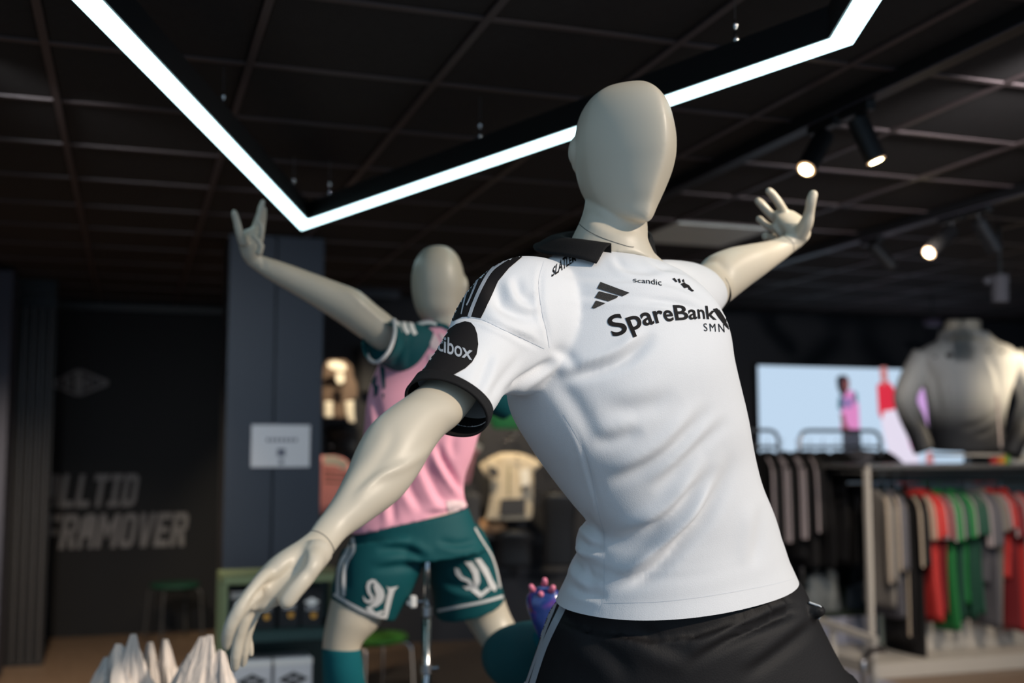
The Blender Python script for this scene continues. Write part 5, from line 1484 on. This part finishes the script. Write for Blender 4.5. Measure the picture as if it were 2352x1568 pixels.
decal('shoulder_trim', ribbon([(960, 746), (985, 741), (1003, 746)], 8, 6), pb, M['whiteprint'], pj, step=5, off=.005)
decal('jersey_print', [[(985, 770), (1000, 768), (1012, 790), (1006, 806), (990, 800)], [(1008, 765), (1022, 772), (1030, 795), (1018, 790)], [(985, 815), (1008, 812), (1004, 830), (986, 836)]], pb, M['paleprint'], pj, step=6, off=.003)
tz = [[(872, 836), (884, 845), (886, 890), (880, 895), (876, 868)], [(858, 868), (866, 862), (864, 880), (860, 892), (856, 882)], [(860, 882), (870, 886), (868, 905), (860, 912)], [(878, 902), (884, 906), (880, 918)], [(852, 876), (858, 872), (857, 882)]]
decal('shoulder_flame_print', tz, pb, M['teal'], pj, step=5, off=.003)
decal('jersey_print', [[(1024, 1152), (1036, 1148), (1062, 1150), (1072, 1160), (1050, 1172), (1030, 1176)]], pb, M['paleprint'], pj, step=6, off=.003)
# shorts
h2 = MB(); loft(h2, SH2, shape=outline(44)); loft(h2, LL2, shape=outline(40)); loft(h2, LR2, shape=outline(40))
h2m = fuse(h2, .006, 4)
folds(h2m, [([(985, 1290), (930, 1262), (860, 1262)], 10, .010, .7), ([(980, 1300), (920, 1300), (850, 1310)], 10, .008, .7), ([(1005, 1330), (1060, 1350), (1120, 1352)], 9, .006, .6), ([(1000, 1240), (1050, 1250), (1100, 1240)], 9, .007, .6), ([(800, 1260), (795, 1310), (800, 1360)], 7, .006, .6)])
hb = bvh_of([h2m])
p2 = link('shorts', h2m, M['teal'], bk)
z7 = lambda pts: [(500 + a / 5.113, 1310 + b / 5.113) for a, b in pts]
um = [z7([(1710, 290), (1735, 330), (1780, 350), (1800, 320), (1760, 260), (1745, 190), (1760, 130), (1810, 100), (1860, 110), (1850, 150), (1810, 140), (1790, 190), (1800, 250), (1835, 300), (1835, 350), (1790, 385), (1740, 375), (1712, 340)]),
      z7([(1850, 110), (1900, 160), (1950, 230), (1960, 300), (1930, 370), (1870, 420), (1760, 440), (1740, 430), (1790, 410), (1840, 350), (1860, 280), (1830, 190)]),
      z7([(1740, 432), (1800, 420), (1850, 490), (1950, 460), (1940, 500), (1810, 535)]),
      z7([(1980, 180), (2010, 200), (2050, 195), (2118, 180), (2070, 240), (2040, 350), (2010, 470), (1985, 560), (1950, 540), (1960, 430), (1980, 330), (2005, 230)])]
decal('gothic_letter', um, hb, M['trimwhite'], p2, step=5, off=.003)
z6 = lambda pts: [(700 + a / 2.347, 900 + b / 2.347) for a, b in pts]
ur = [z6([(808, 945), (830, 950), (850, 990), (890, 1010), (915, 1040), (900, 1065), (870, 1065), (850, 1045), (880, 1045), (880, 1025), (840, 1010), (812, 980)]),
      z6([(860, 915), (900, 912), (935, 960), (945, 1020), (930, 1060), (950, 1080), (985, 1050), (1000, 1065), (945, 1110), (895, 1070), (915, 1040), (905, 980), (885, 945)]),
      z6([(915, 900), (945, 895), (985, 950), (1010, 1010), (1035, 1050), (1025, 1075), (1000, 1060), (975, 1000), (940, 940)])]
decal('gothic_letter', ur, hb, M['trimwhite'], p2, step=5, off=.003)
for k in range(2):
    o_ = 13 * k
    decal('side_stripe', ribbon([(797 + o_, 1234), (800 + o_, 1262), (785 + o_, 1290), (778 + o_, 1320), (777 + o_, 1368)], 8, 8), hb, M['trimwhite'], p2, step=5, off=.003)
decal('leg_trim', ribbon([(768, 1364), (800, 1384), (838, 1404), (868, 1414), (888, 1416)], 8, 8), hb, M['trimwhite'], p2, step=5, off=.003)
decal('leg_trim', ribbon([(1006, 1402), (1050, 1393), (1110, 1381), (1158, 1368)], 7, 7), hb, M['trimwhite'], p2, step=5, off=.003)
decal('side_stripe', ribbon([(1090, 1212), (1106, 1240), (1128, 1275), (1140, 1310), (1148, 1350)], 4, 4), hb, M['trimwhite'], p2, step=5, off=.003)
# socks
sk = MB(); loft(sk, [(742, 1490, 826, 1490, 3.30, .97), (741, 1500, 828, 1500, 3.30, .97), (743, 1550, 834, 1550, 3.31, .97), (748, 1640, 842, 1640, 3.36, .97), (762, 1780, 826, 1780, 3.42, 1), (764, 1950, 818, 1950, 3.45, 1)], shape=outline(40), shrink=1.03)
sm_ = sk.mesh('sock'); link('sock', sm_, M['teal_sock'], bk)
sk = MB(); loft(sk, [(1136, 1462, 1160, 1560, 3.44, .8), (1140, 1450, 1175, 1568, 3.36, .85), (1158, 1438, 1206, 1580, 3.26, .9), (1188, 1432, 1246, 1572, 3.14, .9), (1212, 1432, 1268, 1545, 3.02, .9), (1228, 1436, 1272, 1515, 2.92, .9), (1236, 1440, 1270, 1490, 2.84, .9)], shape=outline(40))
skm = fuse(sk, .007, 3); link('sock', skm, M['teal_sock'], bk)
# boot, sole up
bt2 = MB(); loft(bt2, [(1228, 1350, 1268, 1352, 2.84, .5), (1214, 1362, 1284, 1360, 2.83, .55), (1208, 1380, 1290, 1376, 2.82, .55), (1212, 1402, 1288, 1396, 2.82, .55), (1220, 1424, 1280, 1418, 2.82, .6), (1230, 1448, 1276, 1440, 2.83, .7), (1238, 1470, 1272, 1462, 2.84, .8), (1246, 1486, 1270, 1480, 2.85, .8)], shape=outline(36, 0, 1, 2.3))
btm = fuse(bt2, .005, 3); bo = link('boot', btm, M['boot'], bk)
for (u, v) in ((1220, 1347), (1251, 1332), (1270, 1349), (1242, 1363)):
    mb = MB(); c = P(u, v, 2.80); q = P(1248, 1400, 2.86)
    ax = (c - q).normalized(); mb.tube([c - ax * .014, c, c + ax * .004, c + ax * .006], [.0085, .0072, .006, .003], 12); mb.build('stud', M['stud'], bo, smooth=True)
# other foot
a = P(790, 1950, 3.46); mb = MB(); hd = cam_dir(.3, 0, -.9); hd.z = 0
mb.tube([Vector((a.x, a.y, PZ + .05)) - hd * .05, Vector((a.x, a.y, PZ + .055)), Vector((a.x, a.y, PZ + .05)) + hd * .08, Vector((a.x, a.y, PZ + .034)) + hd * .16, Vector((a.x, a.y, PZ + .028)) + hd * .20], [.036, .05, .044, .036, .022], 18)
mb.tube([Vector((a.x, a.y, PZ + .05)), Vector((a.x, a.y, PZ + .13))], .042, 16)
link('boot', fuse(mb, .006, 3), M['boot'], bk)
# stand
pt, pb_ = P(980, 1225, 3.30), P(980, 1390, 3.30)
x, y = P(980, 1400, 3.30).x, P(980, 1400, 3.30).y
zj = P(980, 1398, 3.30).z
st = MB().tube([(x, y, pt.z + .03), (x, y, zj)], .0095, 20).build('stand_pole', M['chrome'], bk, smooth=True)
MB().tube([(x, y, zj + .01), (x, y, PZ)], .0135, 20).build('lower_tube', M['chrome'], st, smooth=True)
MB().tube([(x, y, zj + .006), (x, y, zj - .02)], .0165, 20).build('pole_collar', M['steel'], st)
z2 = P(980, 1533, 3.3).z
MB().tube([(x, y, z2 + .012), (x, y, z2 - .012)], .018, 20).build('pole_collar', M['steel'], st)
rt = cam_dir(1, 0, 0)
MB().tube([Vector((x, y, z2)) , Vector((x, y, z2 + .004)) + rt * .035], .006, 10).build('clamp_screw', M['steel'], st)
z3 = P(960, 1381, 3.3).z
MB().tube([Vector((x, y, z3)), Vector((x, y, z3)) - rt * .032], .0045, 10).build('clamp_screw', M['steel'], st)
MB().box(Vector((x, y, z3)) - rt * .040, (.020, .02, .034), bev=.003).build('clamp_knob', M['trimwhite'], st)
MB().box(Vector((x, y, z3 - .004)) - rt * .052, (.012, .016, .016), bev=.003).build('clamp_knob', M['trimwhite'], st)
MB().lathe([(.16, 0), (.16, .006), (.02, .012)], (x, y, PZ), 40).build('stand_base', M['steel'], st)
